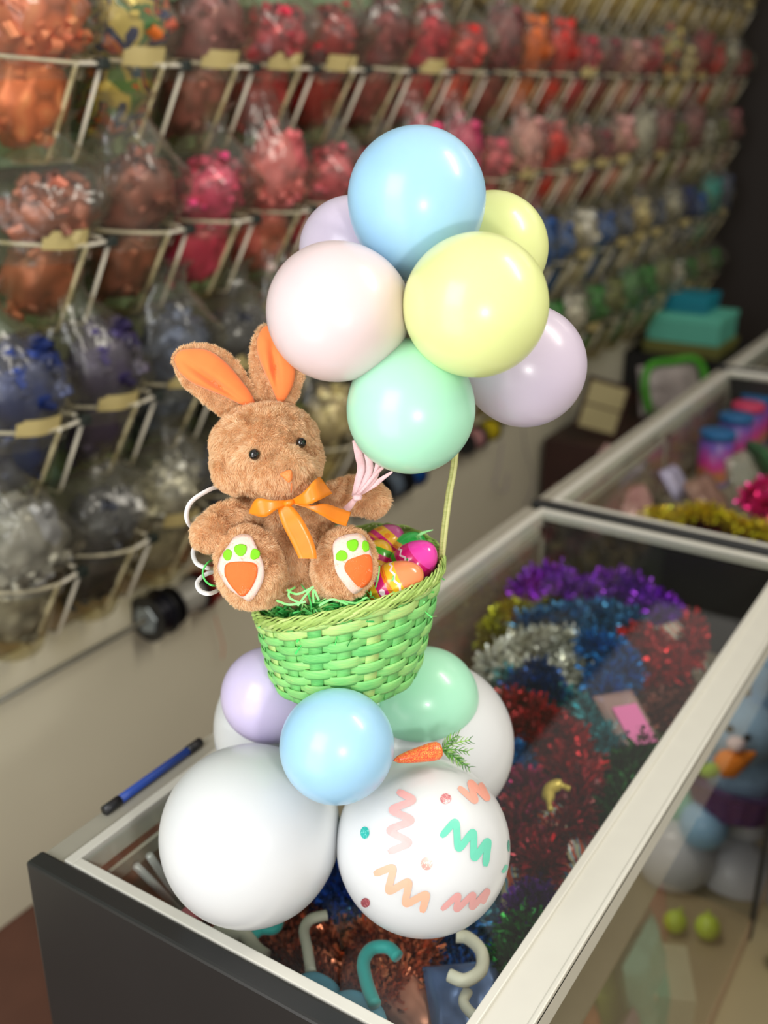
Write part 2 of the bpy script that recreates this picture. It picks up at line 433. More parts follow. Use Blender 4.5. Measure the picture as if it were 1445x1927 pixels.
PAL = {}
def bowmat(nm, cols, rough=.32, metal=.25, interp='LINEAR'):
    if nm not in PAL: PAL[nm] = attrmat('ribbon_' + nm.replace(' ', '_'), cols, rough, metal, interp=interp)
    return PAL[nm]
def sh(c, k): return tuple(max(0, min(255, x * k)) for x in c)
COLS = {'salmon orange': (236, 130, 96), 'mauve': (142, 88, 92), 'crimson': (178, 44, 66), 'dark red': (150, 36, 44), 'maroon': (128, 58, 66),
        'bright red': (206, 48, 44), 'rusty brown': (158, 92, 74), 'dusty brown': (138, 84, 76), 'hot pink': (222, 66, 116), 'coral pink': (226, 112, 118), 'rose pink': (214, 90, 108),
        'magenta': (206, 62, 112), 'pale pink': (214, 152, 150), 'navy blue': (38, 54, 110), 'dark violet': (58, 50, 88), 'slate blue': (84, 96, 128), 'teal': (44, 160, 158), 'royal blue': (40, 92, 166),
        'silver grey': (150, 150, 148), 'black': (48, 50, 58), 'pale grey': (178, 176, 164), 'leaf green': (64, 128, 62), 'olive green': (112, 118, 70), 'cream': (206, 188, 140), 'beige': (186, 166, 120), 'white': (205, 200, 188), 'orange': (226, 108, 48)}
def get(nm):
    if nm == 'mixed colour': return bowmat(nm, [(200, 60, 50), (230, 120, 50), (40, 50, 100), (210, 190, 110), (90, 130, 80), (220, 90, 60), (60, 100, 150)], interp='CONSTANT')
    c = COLS[nm]; return bowmat(nm, [sh(c, .62), c, sh(c, 1.3)])
rowsC = {
 0: ['cream', 'beige', 'cream', 'beige'],
 1: ['salmon orange', 'mixed colour', 'mauve', 'crimson', 'dark red', 'maroon', 'crimson', 'bright red', 'maroon', 'orange', 'bright red', 'crimson', 'maroon', 'pale pink', 'crimson', 'mixed colour', 'cream', 'dark red', 'bright red', 'pale grey', 'dark red', 'crimson'],
 2: ['rusty brown', 'dusty brown', 'hot pink', 'coral pink', 'rose pink', 'magenta', 'hot pink', 'magenta', 'rose pink', 'pale pink', 'bright red', 'pale pink', 'maroon', 'pale pink', 'pale grey', 'mauve', 'olive green', 'mauve', 'pale grey'],
 3: ['navy blue', 'dark violet', 'slate blue', 'black', 'mixed colour', 'navy blue', 'slate blue', 'silver grey', 'teal', 'royal blue', 'teal', 'royal blue', 'royal blue', 'white', 'royal blue', 'slate blue', 'cream', 'slate blue', 'pale grey'],
 4: ['silver grey', 'black', 'pale grey', 'navy blue', 'olive green', 'cream', 'silver grey', 'leaf green', 'olive green', 'leaf green', 'white', 'olive green', 'leaf green', 'white', 'leaf green', 'olive green', 'leaf green', 'leaf green', 'olive green']}
ORD = ['first', 'second', 'third', 'fourth', 'fifth', 'sixth', 'seventh', 'eighth', 'ninth', 'tenth', 'eleventh', 'twelfth', 'thirteenth', 'fourteenth', 'fifteenth', 'sixteenth', 'seventeenth', 'eighteenth', 'nineteenth', 'twentieth', 'twenty-first', 'twenty-second', 'twenty-third', 'twenty-fourth', 'twenty-fifth', 'twenty-sixth']
ROWN = {0: 'top', 1: 'second', 2: 'third', 3: 'fourth', 4: 'lowest'}
STARTX = {0: 1.26, 1: 1.135, 2: 1.115, 3: 1.02, 4: .97}
first = True
for r in range(5):
    n = 0; x = STARTX[r]; pitch = .2165 if r in (1, 2) else .2; z = RIMZ[r] - .155
    while x < 5.75:
        p = Vector((x, WALLY - .03, z)); u, v, t = proj(p + Vector((0, -.1, .1)))
        if u < -90 or v < -70: x += pitch; continue
        cn = rowsC[r][n % len(rowsC[r])] if (n < len(rowsC[r]) or r == 0) else random.choice(rowsC[r][5:])
        b = copy_tree(bin_proto, loc=p); b.scale = (1.08, 1.06, 1)
        tag(b, 'clear plastic tub in white wire holder, %s from the left in the %s wall row' % (ORD[n], ROWN[r]), 'tub', 'tubs in the %s wall row' % ROWN[r])
        if random.random() < .35 or (r, n) in ((2, 0), (3, 0), (1, 3), (1, 6)):
            c = bpy.data.objects.new('price_card', card_mesh); COL.objects.link(c); c.parent = b
        s = random.randrange(5) if t < 6 else 2
        if (r, n) in ((2, 3), (1, 0)): s = 3
        bd, gd = BOWS[s]
        e = empty('bow_bag', p + Vector((0, 0, .012)), 'bag of %s bows in %s tub from left, %s wall row' % (cn, ORD[n], ROWN[r]), 'bag', 'bow bags in the %s wall row' % ROWN[r])
        e.scale = (1.36, 1.16, 1.06)
        o = bpy.data.objects.new('ribbon_bow_bundle', bd); COL.objects.link(o); o.parent = e; o.material_slots[0].link = 'OBJECT'; o.material_slots[0].material = get(cn)
        o = bpy.data.objects.new('plastic_bag', gd); COL.objects.link(o); o.parent = e
        x += pitch; n += 1

for ch in kids(bin_proto): bpy.data.objects.remove(ch)
bpy.data.objects.remove(bin_proto)

# ================================================================== RIBBON SPOOLS ON A ROD
m_metal = mat('rod_metal', (120, 118, 108), .35, .8)
RODY = 1.66
pa = onY(300, 1160, RODY); pb = onY(915, 808, RODY); RODZ = (pa.z + pb.z) / 2
rod = empty('spool_rod', (0, RODY, RODZ), 'thin metal rod on the wall below the tubs, threaded through ribbon spools', 'rod')
MB().tube([(.9, RODY, RODZ), (3.5, RODY, RODZ)], .006).build('bar', m_metal, rod)
for x in (.95, 2.25, 3.45): MB().box(x - .01, x + .01, RODY, WALLY - .05, RODZ - .012, RODZ + .012).build('bracket', m_metal, rod, smooth=False)
def spool(u, v, w, rad, mc, name_, label, facecol=None, rimc=(28, 28, 30)):
    x = onY(u, v, RODY).x; e = empty('ribbon_spool', (x, RODY, RODZ), label, 'ribbon spool', 'ribbon spools on the rod')
    prof = [(-w / 2, .008), (-w / 2, rad * .86), (w / 2, rad * .86), (w / 2, .008)]
    MB().lathe((x, RODY, RODZ), (1, 0, 0), prof).build('ribbon_winding', mat(name_, mc, .22, .35, var=.2, scale=80), e, smooth=False)
    for s in (-1, 1):
        c = x + s * w / 2
        MB().lathe((c, RODY, RODZ), (1, 0, 0), [(-.003, .008), (-.003, rad), (.003, rad), (.003, .008)]).build('flange', mat(name_ + '_flange', rimc, .35), e, smooth=False)
    if facecol:
        MB().lathe((x - w / 2 - .004, RODY, RODZ), (1, 0, 0), [(0, .009), (0, rad * .62), (-.004, rad * .6), (-.004, .009)], n=6).build('end_label', mat('end_label', facecol, .3, .4), e, smooth=False)
    return e
spool(292, 1165, .05, .058, (30, 30, 38), 'black_ribbon', 'black ribbon spool with silvery star face, leftmost on the rod', (150, 160, 165))
spool(346, 1143, .08, .05, (180, 178, 168), 'silver_ribbon', 'shiny silver ribbon spool between the black and red spools')
spool(402, 1110, .085, .052, (196, 62, 36), 'red_ribbon', 'orange red ribbon spool beside the left paw of the bunny', rimc=(120, 36, 28))
spool(690, 957, .05, .052, (28, 30, 34), 'dark_ribbon', 'black ribbon spool just under the raised arm of the bunny')
spool(728, 932, .075, .052, (110, 124, 140), 'grey_ribbon', 'grey blue ribbon spool beside the raised arm of the bunny')
spool(768, 903, .08, .052, (30, 84, 160), 'blue_ribbon', 'blue ribbon spool below the mint balloon')
spool(885, 832, .08, .045, (206, 150, 150), 'pink_ribbon', 'pink ribbon spool at the right edge of the mint balloon')
spool(912, 812, .1, .045, (222, 200, 40), 'yellow_ribbon', 'yellow ribbon spool below the lavender balloon, rightmost on the rod')
for (pts, c, lab) in (([(405, 1160), (412, 1185), (420, 1215), (418, 1240)], (200, 110, 80), 'thin orange ribbon tail hanging from the red spool'),
                      ([(983, 805), (990, 850), (1004, 905), (990, 950)], (110, 100, 120), 'thin grey ribbon tail curling down the wall under the lavender balloon'),
                      ([(945, 830), (938, 880), (930, 915), (950, 925), (955, 890)], (140, 120, 150), 'thin lilac ribbon tail looped on the wall below the yellow spool')):
    pp = [onY(a, b, RODY + .02) for a, b in pts]
    tag(MB().tube([Vector(q) for q in spline(pp, 6)], .0018, 6).build('ribbon_tail', mat('tail', c, .4), None, loc=pp[-1]), lab, 'ribbon')

# ================================================================== GLASS COUNTERS
TOP = .90; YF = .285; YB = .853
m_alu = mat('white_aluminium', (214, 212, 202), .38, .15, var=.03)
m_alu2 = mat('grey_aluminium', (168, 164, 150), .42, .2, var=.04)
m_black = mat('black_laminate', (38, 38, 38), .35, var=.15, scale=5)
m_glass = clearmat('glass', (250, 252, 250), 1.0, .0)
m_glassf = clearmat('front_glass', (240, 240, 236), 1.1, .0)
m_shelf = mat('shelf_board', (146, 134, 116), .6)
def counter(x0, x1, label, zt=TOP):
    e = empty('display_counter', ((x0 + x1) / 2, (YF + YB) / 2, 0), label, 'counter')
    MB().box(x0, x0 + .026, YF, YB + .035, 0, zt + .006).build('end_panel', m_black, e, smooth=False, bevel=.004)
    MB().box(x1 - .016, x1, YF + .01, YB + .035, 0, zt - .012).build('end_panel', m_black, e, smooth=False, bevel=.003)
    a, b = x0 + .028, x1
    MB().box(a, b, YF + .0, YF + .055, zt - .006, zt + .001).box(a, b, YF, YF + .006, zt - .035, zt).box(a, b, YF + .046, YF + .056, zt - .006, zt + .006).box(a, b, YF, YF + .006, zt - .002, zt + .004).build('front_rail', m_alu, e, smooth=False, bevel=.0015)
    MB().box(a, b, YB - .014, YB, zt - .03, zt + .005).build('back_rail', m_alu, e, smooth=False, bevel=.0015)
    MB().box(a, b, YB, YB + .036, zt - .03, zt - .002).build('back_ledge', m_alu2, e, smooth=False, bevel=.0015)
    MB().box(a, a + .014, YF + .056, YB - .014, zt - .02, zt + .005).build('end_rail', m_alu, e, smooth=False, bevel=.0015)
    MB().box(b - .016, b, YF + .056, YB - .014, zt - .02, zt + .005).build('end_rail', m_alu, e, smooth=False, bevel=.0015)
    MB().box(a + .014, b - .016, YF + .058, YB - .016, zt - .006, zt - .001).build('top_glass', m_glass, e, smooth=False)
    MB().box(a, b - .02, YF + .001, YF + .006, .06, zt - .036).build('front_glass', m_glassf, e, smooth=False)
    mid = (a + b) / 2
    for k, (p, q, y) in enumerate(((a + .02, mid + .03, YB - .03), (mid - .03, b - .02, YB - .022))):
        d = MB().box(p, p + .022, y, y + .006, .08, zt - .03).box(q - .022, q, y, y + .006, .08, zt - .03).box(p, q, y, y + .006, .08, .10).box(p, q, y, y + .006, zt - .05, zt - .03).build('sliding_door', m_alu2, e, smooth=False)
        MB().box(p + .022, q - .022, y + .002, y + .004, .10, zt - .05).build('door_pane', clearmat('smoked_pane', (206, 196, 186), 1.2, .02, white=.4, wcol=(176, 160, 146)), d, smooth=False)
    MB().box(a, b - .016, YF + .03, YB - .035, .665, .675).build('shelf', m_shelf, e, smooth=False)
    MB().box(a, b, YF, YB, 0, .06).build('plinth', mat('plinth_beige', (150, 126, 98), .5), e, smooth=False, bevel=.002)
    MB().box(b - .022, b, YF - .004, YF + .01, .0, zt - .03).build('corner_post', m_black, e, smooth=False, bevel=.002)
    return e
counter(.600, 1.962, 'long glass display counter with white rails and black end panel under the balloons')
counter(1.985, 3.40, 'second glass display counter right behind the first, holding pink canisters')
counter(3.42, 4.6, 'third glass display counter, farthest away at the right edge')
mk_ = onZ(290, 1458, TOP)
p0 = onZ(208, 1516, TOP + .004); p1 = onZ(368, 1405, TOP + .004)
mk0 = empty('marker_pen', (p0 + p1) / 2, 'long blue marker pen with black ends lying on the back ledge of the counter', 'pen')
pA = Vector((p0.x, YB + .028, TOP + .004)); pB = Vector((p1.x, YB + .028, TOP + .004)); mk0.location = (pA + pB) / 2
MB().tube([pA, pB], .006, 12).build('barrel', mat('pen_blue', (38, 72, 160), .35), mk0)
for q, s in ((pA, 1), (pB, -1)):
    MB().tube([q - Vector((.012, 0, 0)) * s, q + Vector((.014, 0, 0)) * s], .0068, 12).build('cap', mat('pen_black', (30, 30, 34), .4), mk0)

# ---------------- things in the counters
def tinsel_mat(nm, c): return attrmat('tinsel_' + nm, [sh(c, .6), sh(c, 1.1), sh(c, 1.6)], .28, .6)
def garland(nm, c, pts, zz, label, n=3400, r=.034, ll=.026, c2=None):
    """tinsel garland: foil strips radiating from a cord"""
    path = [Vector(onZ(u, v, zz + random.uniform(-.012, .012))) for u, v in pts]
    s = [Vector(q) for q in spline(path, 10)]; S = np.array([q[:] for q in s]); loc = path[0]
    S[:, 2] += .015
    k = RNG.integers(0, len(S), n); c0 = S[k] + RNG.normal(0, .004, (n, 3))
    d = RNG.normal(0, 1, (n, 3)); d /= np.linalg.norm(d, axis=1)[:, None]
    sd = np.cross(d, RNG.normal(0, 1, (n, 3))); sd /= np.linalg.norm(sd, axis=1)[:, None] + 1e-9
    L = (r * RNG.uniform(.5, 1.15, n))[:, None]; w = .0024 * RNG.uniform(.7, 1.6, n)[:, None]
    tw = np.cross(d, sd); mid = c0 + d * L * .6 + tw * L * .12
    Vv = np.stack([c0 + sd * w, c0 - sd * w, mid - tw * w * 1.1, mid + tw * w * 1.1, c0 + d * L - sd * w + tw * L * .05, c0 + d * L + sd * w + tw * L * .05], 1).reshape(-1, 3)
    Vv[:, 2] = np.clip(Vv[:, 2], .679, .888); Vv[:, 1] = np.clip(Vv[:, 1], YF + .035, YB - .04)
    Vv[:, 0] = np.where(loc.x < 1.97, np.clip(Vv[:, 0], .64, 1.935), np.clip(Vv[:, 0], 2.03, 3.36))
    b = np.arange(n) * 6
    fc = np.concatenate([np.stack([b, b + 1, b + 2, b + 3], 1), np.stack([b + 3, b + 2, b + 4, b + 5], 1)]).tolist()
    at = np.repeat(RNG.random(n), 6)
    o = mk('tinsel_garland', Vv, fc, tinsel_mat(nm, c), None, loc=Vector((loc.x, loc.y, .68)), attr=at, smooth=False)
    cord = MB().tube(s, .0022, 5).build('cord', tinsel_mat(nm + '_cord', sh(c, .6)), o)
    return tag(o, label, 'tinsel', 'tinsel garlands in the counters')
G = [
 ('purple', (112, 36, 170), [(985, 1120), (1040, 1100), (1100, 1125), (1160, 1110), (1230, 1150), (1260, 1170)], .80, 'purple tinsel garland at the far end of the front counter'),
 ('olive', (140, 140, 40), [(925, 1215), (945, 1185), (975, 1165), (1000, 1150)], .76, 'yellow green tinsel garland behind the silver one, beside the back glass'),
 ('steel_blue', (50, 106, 150), [(990, 1190), (1060, 1180), (1130, 1170), (1190, 1190)], .78, 'steel blue tinsel garland just in front of the purple one'),
 ('silver', (196, 196, 184), [(920, 1275), (960, 1240), (1030, 1220), (1080, 1240), (1060, 1290), (990, 1280)], .79, 'silver tinsel garland in the middle of the counter heap'),
 ('silver', (180, 186, 180), [(1050, 1260), (1110, 1290), (1150, 1340), (1120, 1320), (1090, 1350)], .76, 'second silver tinsel garland, between bright blue and teal ones'),
 ('bright_blue', (14, 98, 166), [(1110, 1230), (1160, 1250), (1175, 1290), (1130, 1290), (1150, 1320)], .81, 'bright blue tinsel garland right of the silver ones'),
 ('teal', (60, 140, 150), [(955, 1300), (1020, 1330), (1080, 1350), (1120, 1390), (1150, 1420)], .78, 'teal tinsel garland between silver and dark red ones'),
 ('deep_blue', (22, 60, 120), [(990, 1310), (1030, 1320), (1010, 1290), (975, 1320)], .80, 'deep blue tinsel garland beside the mint balloon'),
 ('red', (156, 32, 40), [(1190, 1215), (1230, 1230), (1260, 1270), (1220, 1290), (1290, 1250), (1300, 1190)], .79, 'red tinsel garland at the right of the far heap'),
 ('dark_red', (140, 26, 34), [(960, 1340), (1020, 1370), (1080, 1420), (1100, 1480), (1050, 1460), (1000, 1410), (960, 1390)], .80, 'dark red tinsel garland right of the white balloon'),
 ('dark_red', (120, 22, 34), [(1090, 1500), (1080, 1560), (1030, 1600), (1010, 1650), (970, 1600), (990, 1540)], .80, 'second dark red tinsel garland, below the yellow crescent'),
 ('magenta', (140, 24, 78), [(960, 1500), (1000, 1510), (1030, 1540), (990, 1580), (965, 1640)], .78, 'magenta tinsel garland beside the confetti balloon'),
 ('blue', (30, 104, 160), [(950, 1440), (975, 1480), (960, 1520), (985, 1450)], .78, 'blue tinsel garland between the white and confetti balloons'),
 ('royal', (28, 76, 160), [(640, 1650), (625, 1690), (650, 1710), (610, 1730), (690, 1740)], .74, 'royal blue tinsel garland seen between the two large front balloons'),
 ('copper', (176, 92, 66), [(500, 1750), (560, 1770), (630, 1760), (640, 1810), (560, 1800)], .72, 'copper tinsel garland below the plain white balloon'),
 ('copper', (184, 96, 66), [(700, 1790), (690, 1840), (740, 1850), (770, 1820), (650, 1850)], .74, 'copper tinsel garland around the teal headband'),
 ('copper', (176, 96, 70), [(420, 1760), (480, 1790), (540, 1830), (600, 1870), (640, 1900)], .74, 'copper tinsel garland along the near rail'),
 ('copper', (190, 104, 74), [(730, 1800), (790, 1810), (760, 1860), (720, 1900), (690, 1880)], .75, 'copper tinsel garland right of the teal headband'),
 ('sky', (96, 164, 200), [(700, 1740), (800, 1780), (890, 1760), (950, 1700), (980, 1640)], .74, 'sky blue tinsel garland under the confetti balloon'),
 ('deep_blue', (40, 90, 150), [(800, 1820), (860, 1800), (870, 1860), (820, 1880), (920, 1840)], .73, 'deep blue tinsel garland at the bottom near the white headband'),
 ('green', (18, 110, 40), [(985, 1780), (1000, 1810), (960, 1840)], .78, 'green tinsel garland beside the front rail at the bottom'),
 ('violet', (80, 24, 120), [(1000, 1720), (1010, 1760), (985, 1745)], .79, 'violet tinsel garland next to the green one by the front rail'),
 ('dark_green', (20, 80, 34), [(1150, 1480), (1190, 1460), (1210, 1420), (1160, 1540), (1130, 1590)], .78, 'dark green tinsel garland by the front rail behind the red ones'),
 ('brown', (120, 70, 60), [(1250, 1330), (1230, 1380), (1270, 1300), (1210, 1420)], .76, 'brown tinsel garland near the pink card'),
]
for (nm, c, pts, zz, lab) in G: garland(nm, c, pts, zz, lab)
garland('gold', (214, 178, 40), [(1225, 975), (1270, 985), (1320, 970), (1380, 995), (1440, 1010), (1500, 1010)], .78, 'gold tinsel garland at the near end of the second counter', n=1500, r=.026)
garland('wine', (120, 20, 34), [(1260, 1000), (1320, 990), (1370, 1010), (1430, 1030)], .74, 'wine red tinsel garland under the gold one')
garland('foil_pink', (226, 30, 110), [(1410, 950), (1440, 930), (1460, 960), (1430, 965)], .80, 'bright pink tinsel garland above the gold one at the right edge')

def box_at(name, u, v, z, sx, sy, sz, rot, m, label, cat, bev=.003):
    p = onZ(u, v, z); o = MB().box(-sx / 2, sx / 2, -sy / 2, sy / 2, 0, sz).build(name, m, None, local=True, smooth=False, bevel=bev)
    o.location = p; o.rotation_euler = rot; return tag(o, label, cat)
def headband(pts, z, r, m, lab):
    pp = [onZ(u, v, z) for u, v in pts]
    o = MB().tube([Vector(q) for q in spline(pp, 8)], r, 12).build('headband', m, None, loc=pp[0]); return tag(o, lab, 'headband', 'padded headbands in the front counter')
m_tealp = mat('teal_plush', (52, 172, 168), .6, sheen=.3); m_whitep = mat('white_plush', (206, 202, 186), .6); m_skyp = mat('sky_plush', (100, 172, 200), .6)
headband([(705, 1890), (690, 1850), (684, 1810), (700, 1785), (730, 1783), (748, 1800)], .84, .0075, m_tealp, 'bent teal headband in front of the copper tinsel')
headband([(845, 1835), (875, 1845), (905, 1825), (905, 1790), (880, 1765), (858, 1762)], .84, .0075, m_whitep, 'cream headband under the confetti balloon, curled open to the left')
headband([(585, 1830), (578, 1785), (572, 1750), (585, 1730), (615, 1722)], .82, .0065, m_whitep, 'cream headband standing under the plain white balloon')
headband([(410, 1745), (430, 1758), (460, 1760), (480, 1785), (500, 1800)], .80, .009, m_whitep, 'cream headband along the near rail, left of the others')
headband([(370, 1735), (350, 1722), (380, 1708), (410, 1720)], .80, .008, mat('pink_plush', (214, 110, 126), .6), 'pink headband in the near left corner under the glass')
headband([(470, 1770), (490, 1750), (520, 1745), (530, 1700)], .80, .0065, m_tealp, 'teal headband below the plain white balloon')
headband([(560, 1860), (590, 1850), (620, 1868), (600, 1885)], .82, .012, m_skyp, 'thick sky blue headband near the near rail')
headband([(635, 1890), (665, 1885), (700, 1905), (710, 1935)], .82, .012, m_skyp, 'thick sky blue headband nearest the bottom of the picture')
headband([(880, 1865), (872, 1885), (885, 1905), (900, 1915)], .82, .006, m_whitep, 'small cream headband in the near corner beside the front rail')
# crescent, card, bags
o = tag(MB().tube([Vector(q) for q in spline([onZ(1035, 1525, .87), onZ(1032, 1490, .87), onZ(1050, 1478, .87), onZ(1072, 1485, .87)], 6)], [.004] * 4 + [.009] * 10 + [.004] * 5, 10).build('crescent_ornament', mat('gold_satin', (196, 172, 80), .3, .3), None, loc=onZ(1035, 1525, .87)), 'yellow crescent moon ornament on the red tinsel', 'ornament')
def pouch(name, u, v, z, w, h, d, yaw, pitch_, mbody, label, seed=0, cardm=None, cat='bag'):
    e = empty(name, onZ(u, v, z), label, cat); e.rotation_euler = (pitch_, 0, yaw); V = []; Fc = []; n = 14
    for s in (1, -1):
        b = len(V)
        for i in range(n + 1):
            for j in range(n + 1):
                x = i / n * 2 - 1; y = j / n * 2 - 1; k = max(0, (1 - x ** 4) * (1 - y ** 4)) ** .5
                V.append((x * w / 2, y * h / 2, s * (d / 2 * k + .12 * d * noise.noise(Vector((x * 2.5 + seed, y * 2.5, s))) * k)))
        for i in range(n):
            for j in range(n): Fc.append((b + i * (n + 1) + j, b + (i + 1) * (n + 1) + j, b + (i + 1) * (n + 1) + j + 1, b + i * (n + 1) + j + 1)[::s])
    mk('pouch', V, Fc, mbody, e, local=True)
    if cardm: MB().box(-w * .3, w * .3, -h * .42, h * .2, d * .52, d * .52 + .002).build('card', cardm, e, local=True, smooth=False)
    return e
m_pinkbag = clearmat('pinkish_bag', (236, 220, 218), 1, .15, bump=.5, white=.45, wcol=(206, 168, 166))
pouch('party_favor_bag', 1183, 1360, .83, .07, .12, .022, radians(-40), radians(20), m_pinkbag, 'clear bag with a bright pink card lying by the front rail', 1, mat('pink_card', (226, 112, 176), .5))
m_swirl, nt, b = newmat('swirl_print'); wv = nt.nodes.new('ShaderNodeTexWave'); wv.inputs['Scale'].default_value = 18; wv.inputs['Distortion'].default_value = 6
tcx = nt.nodes.new('ShaderNodeTexCoord'); nt.links.new(tcx.outputs['Object'], wv.inputs[0]); cr = nt.nodes.new('ShaderNodeValToRGB'); cr.color_ramp.interpolation = 'CONSTANT'
for i, c in enumerate([(190, 70, 40), (216, 130, 60), (60, 150, 190), (200, 190, 150), (150, 40, 60)]):
    e_ = cr.color_ramp.elements[i] if i < 2 else cr.color_ramp.elements.new(.5)
    e_.position = i / 5; e_.color = lin(c)
nt.links.new(wv.outputs['Fac'], cr.inputs[0]); nt.links.new(cr.outputs[0], b.inputs['Base Color']); b.inputs['Roughness'].default_value = .25
pouch('party_favor_bag', 985, 1705, .80, .055, .16, .03, radians(-62), radians(10), m_swirl, 'orange printed packet standing between confetti balloon and front rail', 3)
pouch('party_favor_bag', 1063, 1590, .80, .05, .11, .025, radians(-30), radians(30), m_swirl, 'blue and yellow printed packet between the red tinsel and the rail', 5)
pouch('party_favor_bag', 1110, 1560, .79, .06, .16, .03, radians(-55), radians(15), m_pinkbag, 'dusty pink packet leaning along the front rail', 6)
pouch('party_favor_bag', 880, 1890, .78, .09, .10, .03, radians(-50), radians(15), mat('blue_foil', (96, 120, 170), .25, .5), 'blue foil packet at the bottom near corner of the counter', 7)
pouch('party_favor_bag', 770, 1890, .77, .06, .09, .02, radians(-20), radians(10), mat('salmon_foil', (196, 132, 110), .3, .4), 'salmon foil packet left of the blue one at the bottom edge', 8)
pouch('party_favor_bag', 1280, 1220, .80, .06, .11, .03, radians(-30), radians(30), m_swirl, 'printed packet at the right of the far red tinsel', 9)
# aluminium strips standing at back near the near corner: door handles / track bars
for k, (u, v, u2, v2) in enumerate(((222, 1612, 258, 1684), (246, 1592, 306, 1708), (274, 1572, 326, 1692))):
    p = onZ(u, v, .862); p2 = onZ(u2, v2, .70); p.y = min(p.y, YB - .04); p2.y = min(p2.y, YB - .045)
    o = MB().tube([p, p2], .0052, 8).build('aluminium_bar', mat('bright_bar', (206, 206, 204), .35, .3), None, loc=p2)
    tag(o, ['short aluminium bar nearest the black end panel inside the counter', 'middle one of three aluminium bars inside the counter corner', 'aluminium bar nearest the white balloon inside the counter'][k], 'bar', 'aluminium bars in the counter corner')
# canisters in the second counter
m_cblue = mat('lid_blue', (24, 104, 170), .35)
m_cbody, nt, b = newmat('canister_print'); tcx = nt.nodes.new('ShaderNodeTexCoord'); sp = nt.nodes.new('ShaderNodeSeparateXYZ'); nt.links.new(tcx.outputs['Object'], sp.inputs[0])
nz = nt.nodes.new('ShaderNodeTexNoise'); nz.inputs['Scale'].default_value = 40; nt.links.new(tcx.outputs['Object'], nz.inputs[0])
ad = nt.nodes.new('ShaderNodeMath'); ad.operation = 'MULTIPLY_ADD'; ad.inputs[1].default_value = .06; nt.links.new(nz.outputs['Fac'], ad.inputs[0]); nt.links.new(sp.outputs['Z'], ad.inputs[2])
cr = nt.nodes.new('ShaderNodeValToRGB'); cr.color_ramp.elements[0].position = .04; cr.color_ramp.elements[0].color = lin((150, 130, 190)); cr.color_ramp.elements[1].position = .095; cr.color_ramp.elements[1].color = lin((214, 50, 140))
e_ = cr.color_ramp.elements.new(.065); e_.color = lin((196, 130, 60)); e_ = cr.color_ramp.elements.new(.15); e_.color = lin((110, 80, 180))
nt.links.new(ad.outputs[0], cr.inputs[0]); nt.links.new(cr.outputs[0], b.inputs['Base Color']); b.inputs['Roughness'].default_value = .35
def canister(u, v, lidm, lab):
    p = onZ(u, v, .83); p.z = .676; p.y = min(p.y, YB - .11)
    e = empty('canister', p, lab, 'canister', 'canisters in the second counter')
    MB().lathe((0, 0, 0), (0, 0, 1), [(0, 0), (0, .046), (.003, .048), (.14, .048), (.142, 0)], 28).build('body', m_cbody, e, local=True)
    MB().lathe((0, 0, 0), (0, 0, 1), [(.142, .0), (.142, .051), (.158, .051), (.161, .048), (.161, 0)], 28).build('lid', lidm, e, local=True)
canister(1335, 812, m_cblue, 'pink canister with blue lid, nearest and leftmost of the row')
canister(1372, 782, m_cblue, 'pink canister with blue lid, behind the leftmost one')
canister(1400, 762, mat('lid_pink', (226, 60, 110), .35), 'canister with a pink lid between two blue lidded ones')
canister(1420, 748, m_cblue, 'pink canister with blue lid, farthest and rightmost of the row')
pouch('party_favor_bag', 1110, 950, .78, .12, .12, .05, radians(-20), radians(60), m_pinkbag, 'translucent pink bag near the left glass of the second counter', 11)
pouch('party_favor_bag', 1150, 880, .78, .12, .12, .05, radians(10), radians(60), m_pinkbag, 'translucent pink bag behind the other pink bag in the second counter', 12)
pouch('party_favor_bag', 1400, 900, .78, .12, .14, .05, radians(-10), radians(60), clearmat('clear_pack', (225, 225, 222), 1, .1, bump=.6, white=.3), 'clear crinkled bag in front of the canisters', 13)
pouch('party_favor_bag', 1270, 910, .76, .08, .1, .04, radians(-10), radians(50), mat('lilac_foil', (176, 166, 200), .3, .2), 'lilac packet below the leftmost canister', 14)
for k, (u, v, c, lab) in enumerate(((1195, 960, (170, 120, 120), 'dusty pink packet right behind the gold tinsel'), (1330, 940, (150, 110, 100), 'brownish pink packet between the gold tinsel and the canisters'), (1060, 960, (110, 84, 74), 'brown packet in the near left corner of the second counter'),
    (1215, 850, (120, 90, 84), 'brown packet left of the canisters'), (1440, 870, (60, 110, 70), 'green packet right of the canisters at the picture edge'), (1260, 800, (96, 104, 80), 'olive packet behind and left of the canisters'))):
    pouch('party_favor_bag', u, v, .74, .12, .13, .05, radians(-30 + 17 * k), radians(50), mat('packet_%s' % lab[:4], c, .3, .1, var=.4, scale=30), lab, 30 + k)
# lower compartment goods behind front glass
def low(u, v, y, name, w, h, d, mm, lab, yaw=0):
    p = onY(u, v, y); z = .061; p = onZ(u, v, .16); p.y = max(p.y, YF + .05)
    e = pouch(name, u, v, .5, w, h, d, yaw, radians(78), mm, lab, u)
    e.location = (p.x, y, z + h / 2); return e
low(1210, 1850, .40, 'goods_bag', .16, .2, .06, mat('pale_teal_foil', (140, 190, 178), .3, .3), 'pale teal foil bag behind the front glass near the bottom edge')
low(1120, 1800, .40, 'goods_bag', .10, .2, .05, mat('brown_pack', (130, 86, 74), .4), 'brown packet behind the front glass beside the rail')
low(1080, 1900, .38, 'goods_bag', .10, .12, .04, mat('mauve_pack', (140, 110, 126), .4), 'mauve packet low behind the front glass near the rail')
o = box_at('gift_box', 1300, 1870, .5, .14, .12, .10, (0, 0, radians(25)), mat('cream_box', (206, 202, 180), .5), 'cream gift box with a teal band behind the front glass', 'box'); q = onZ(1300, 1880, .12); o.location = (q.x, max(q.y, YF + .1), .061)
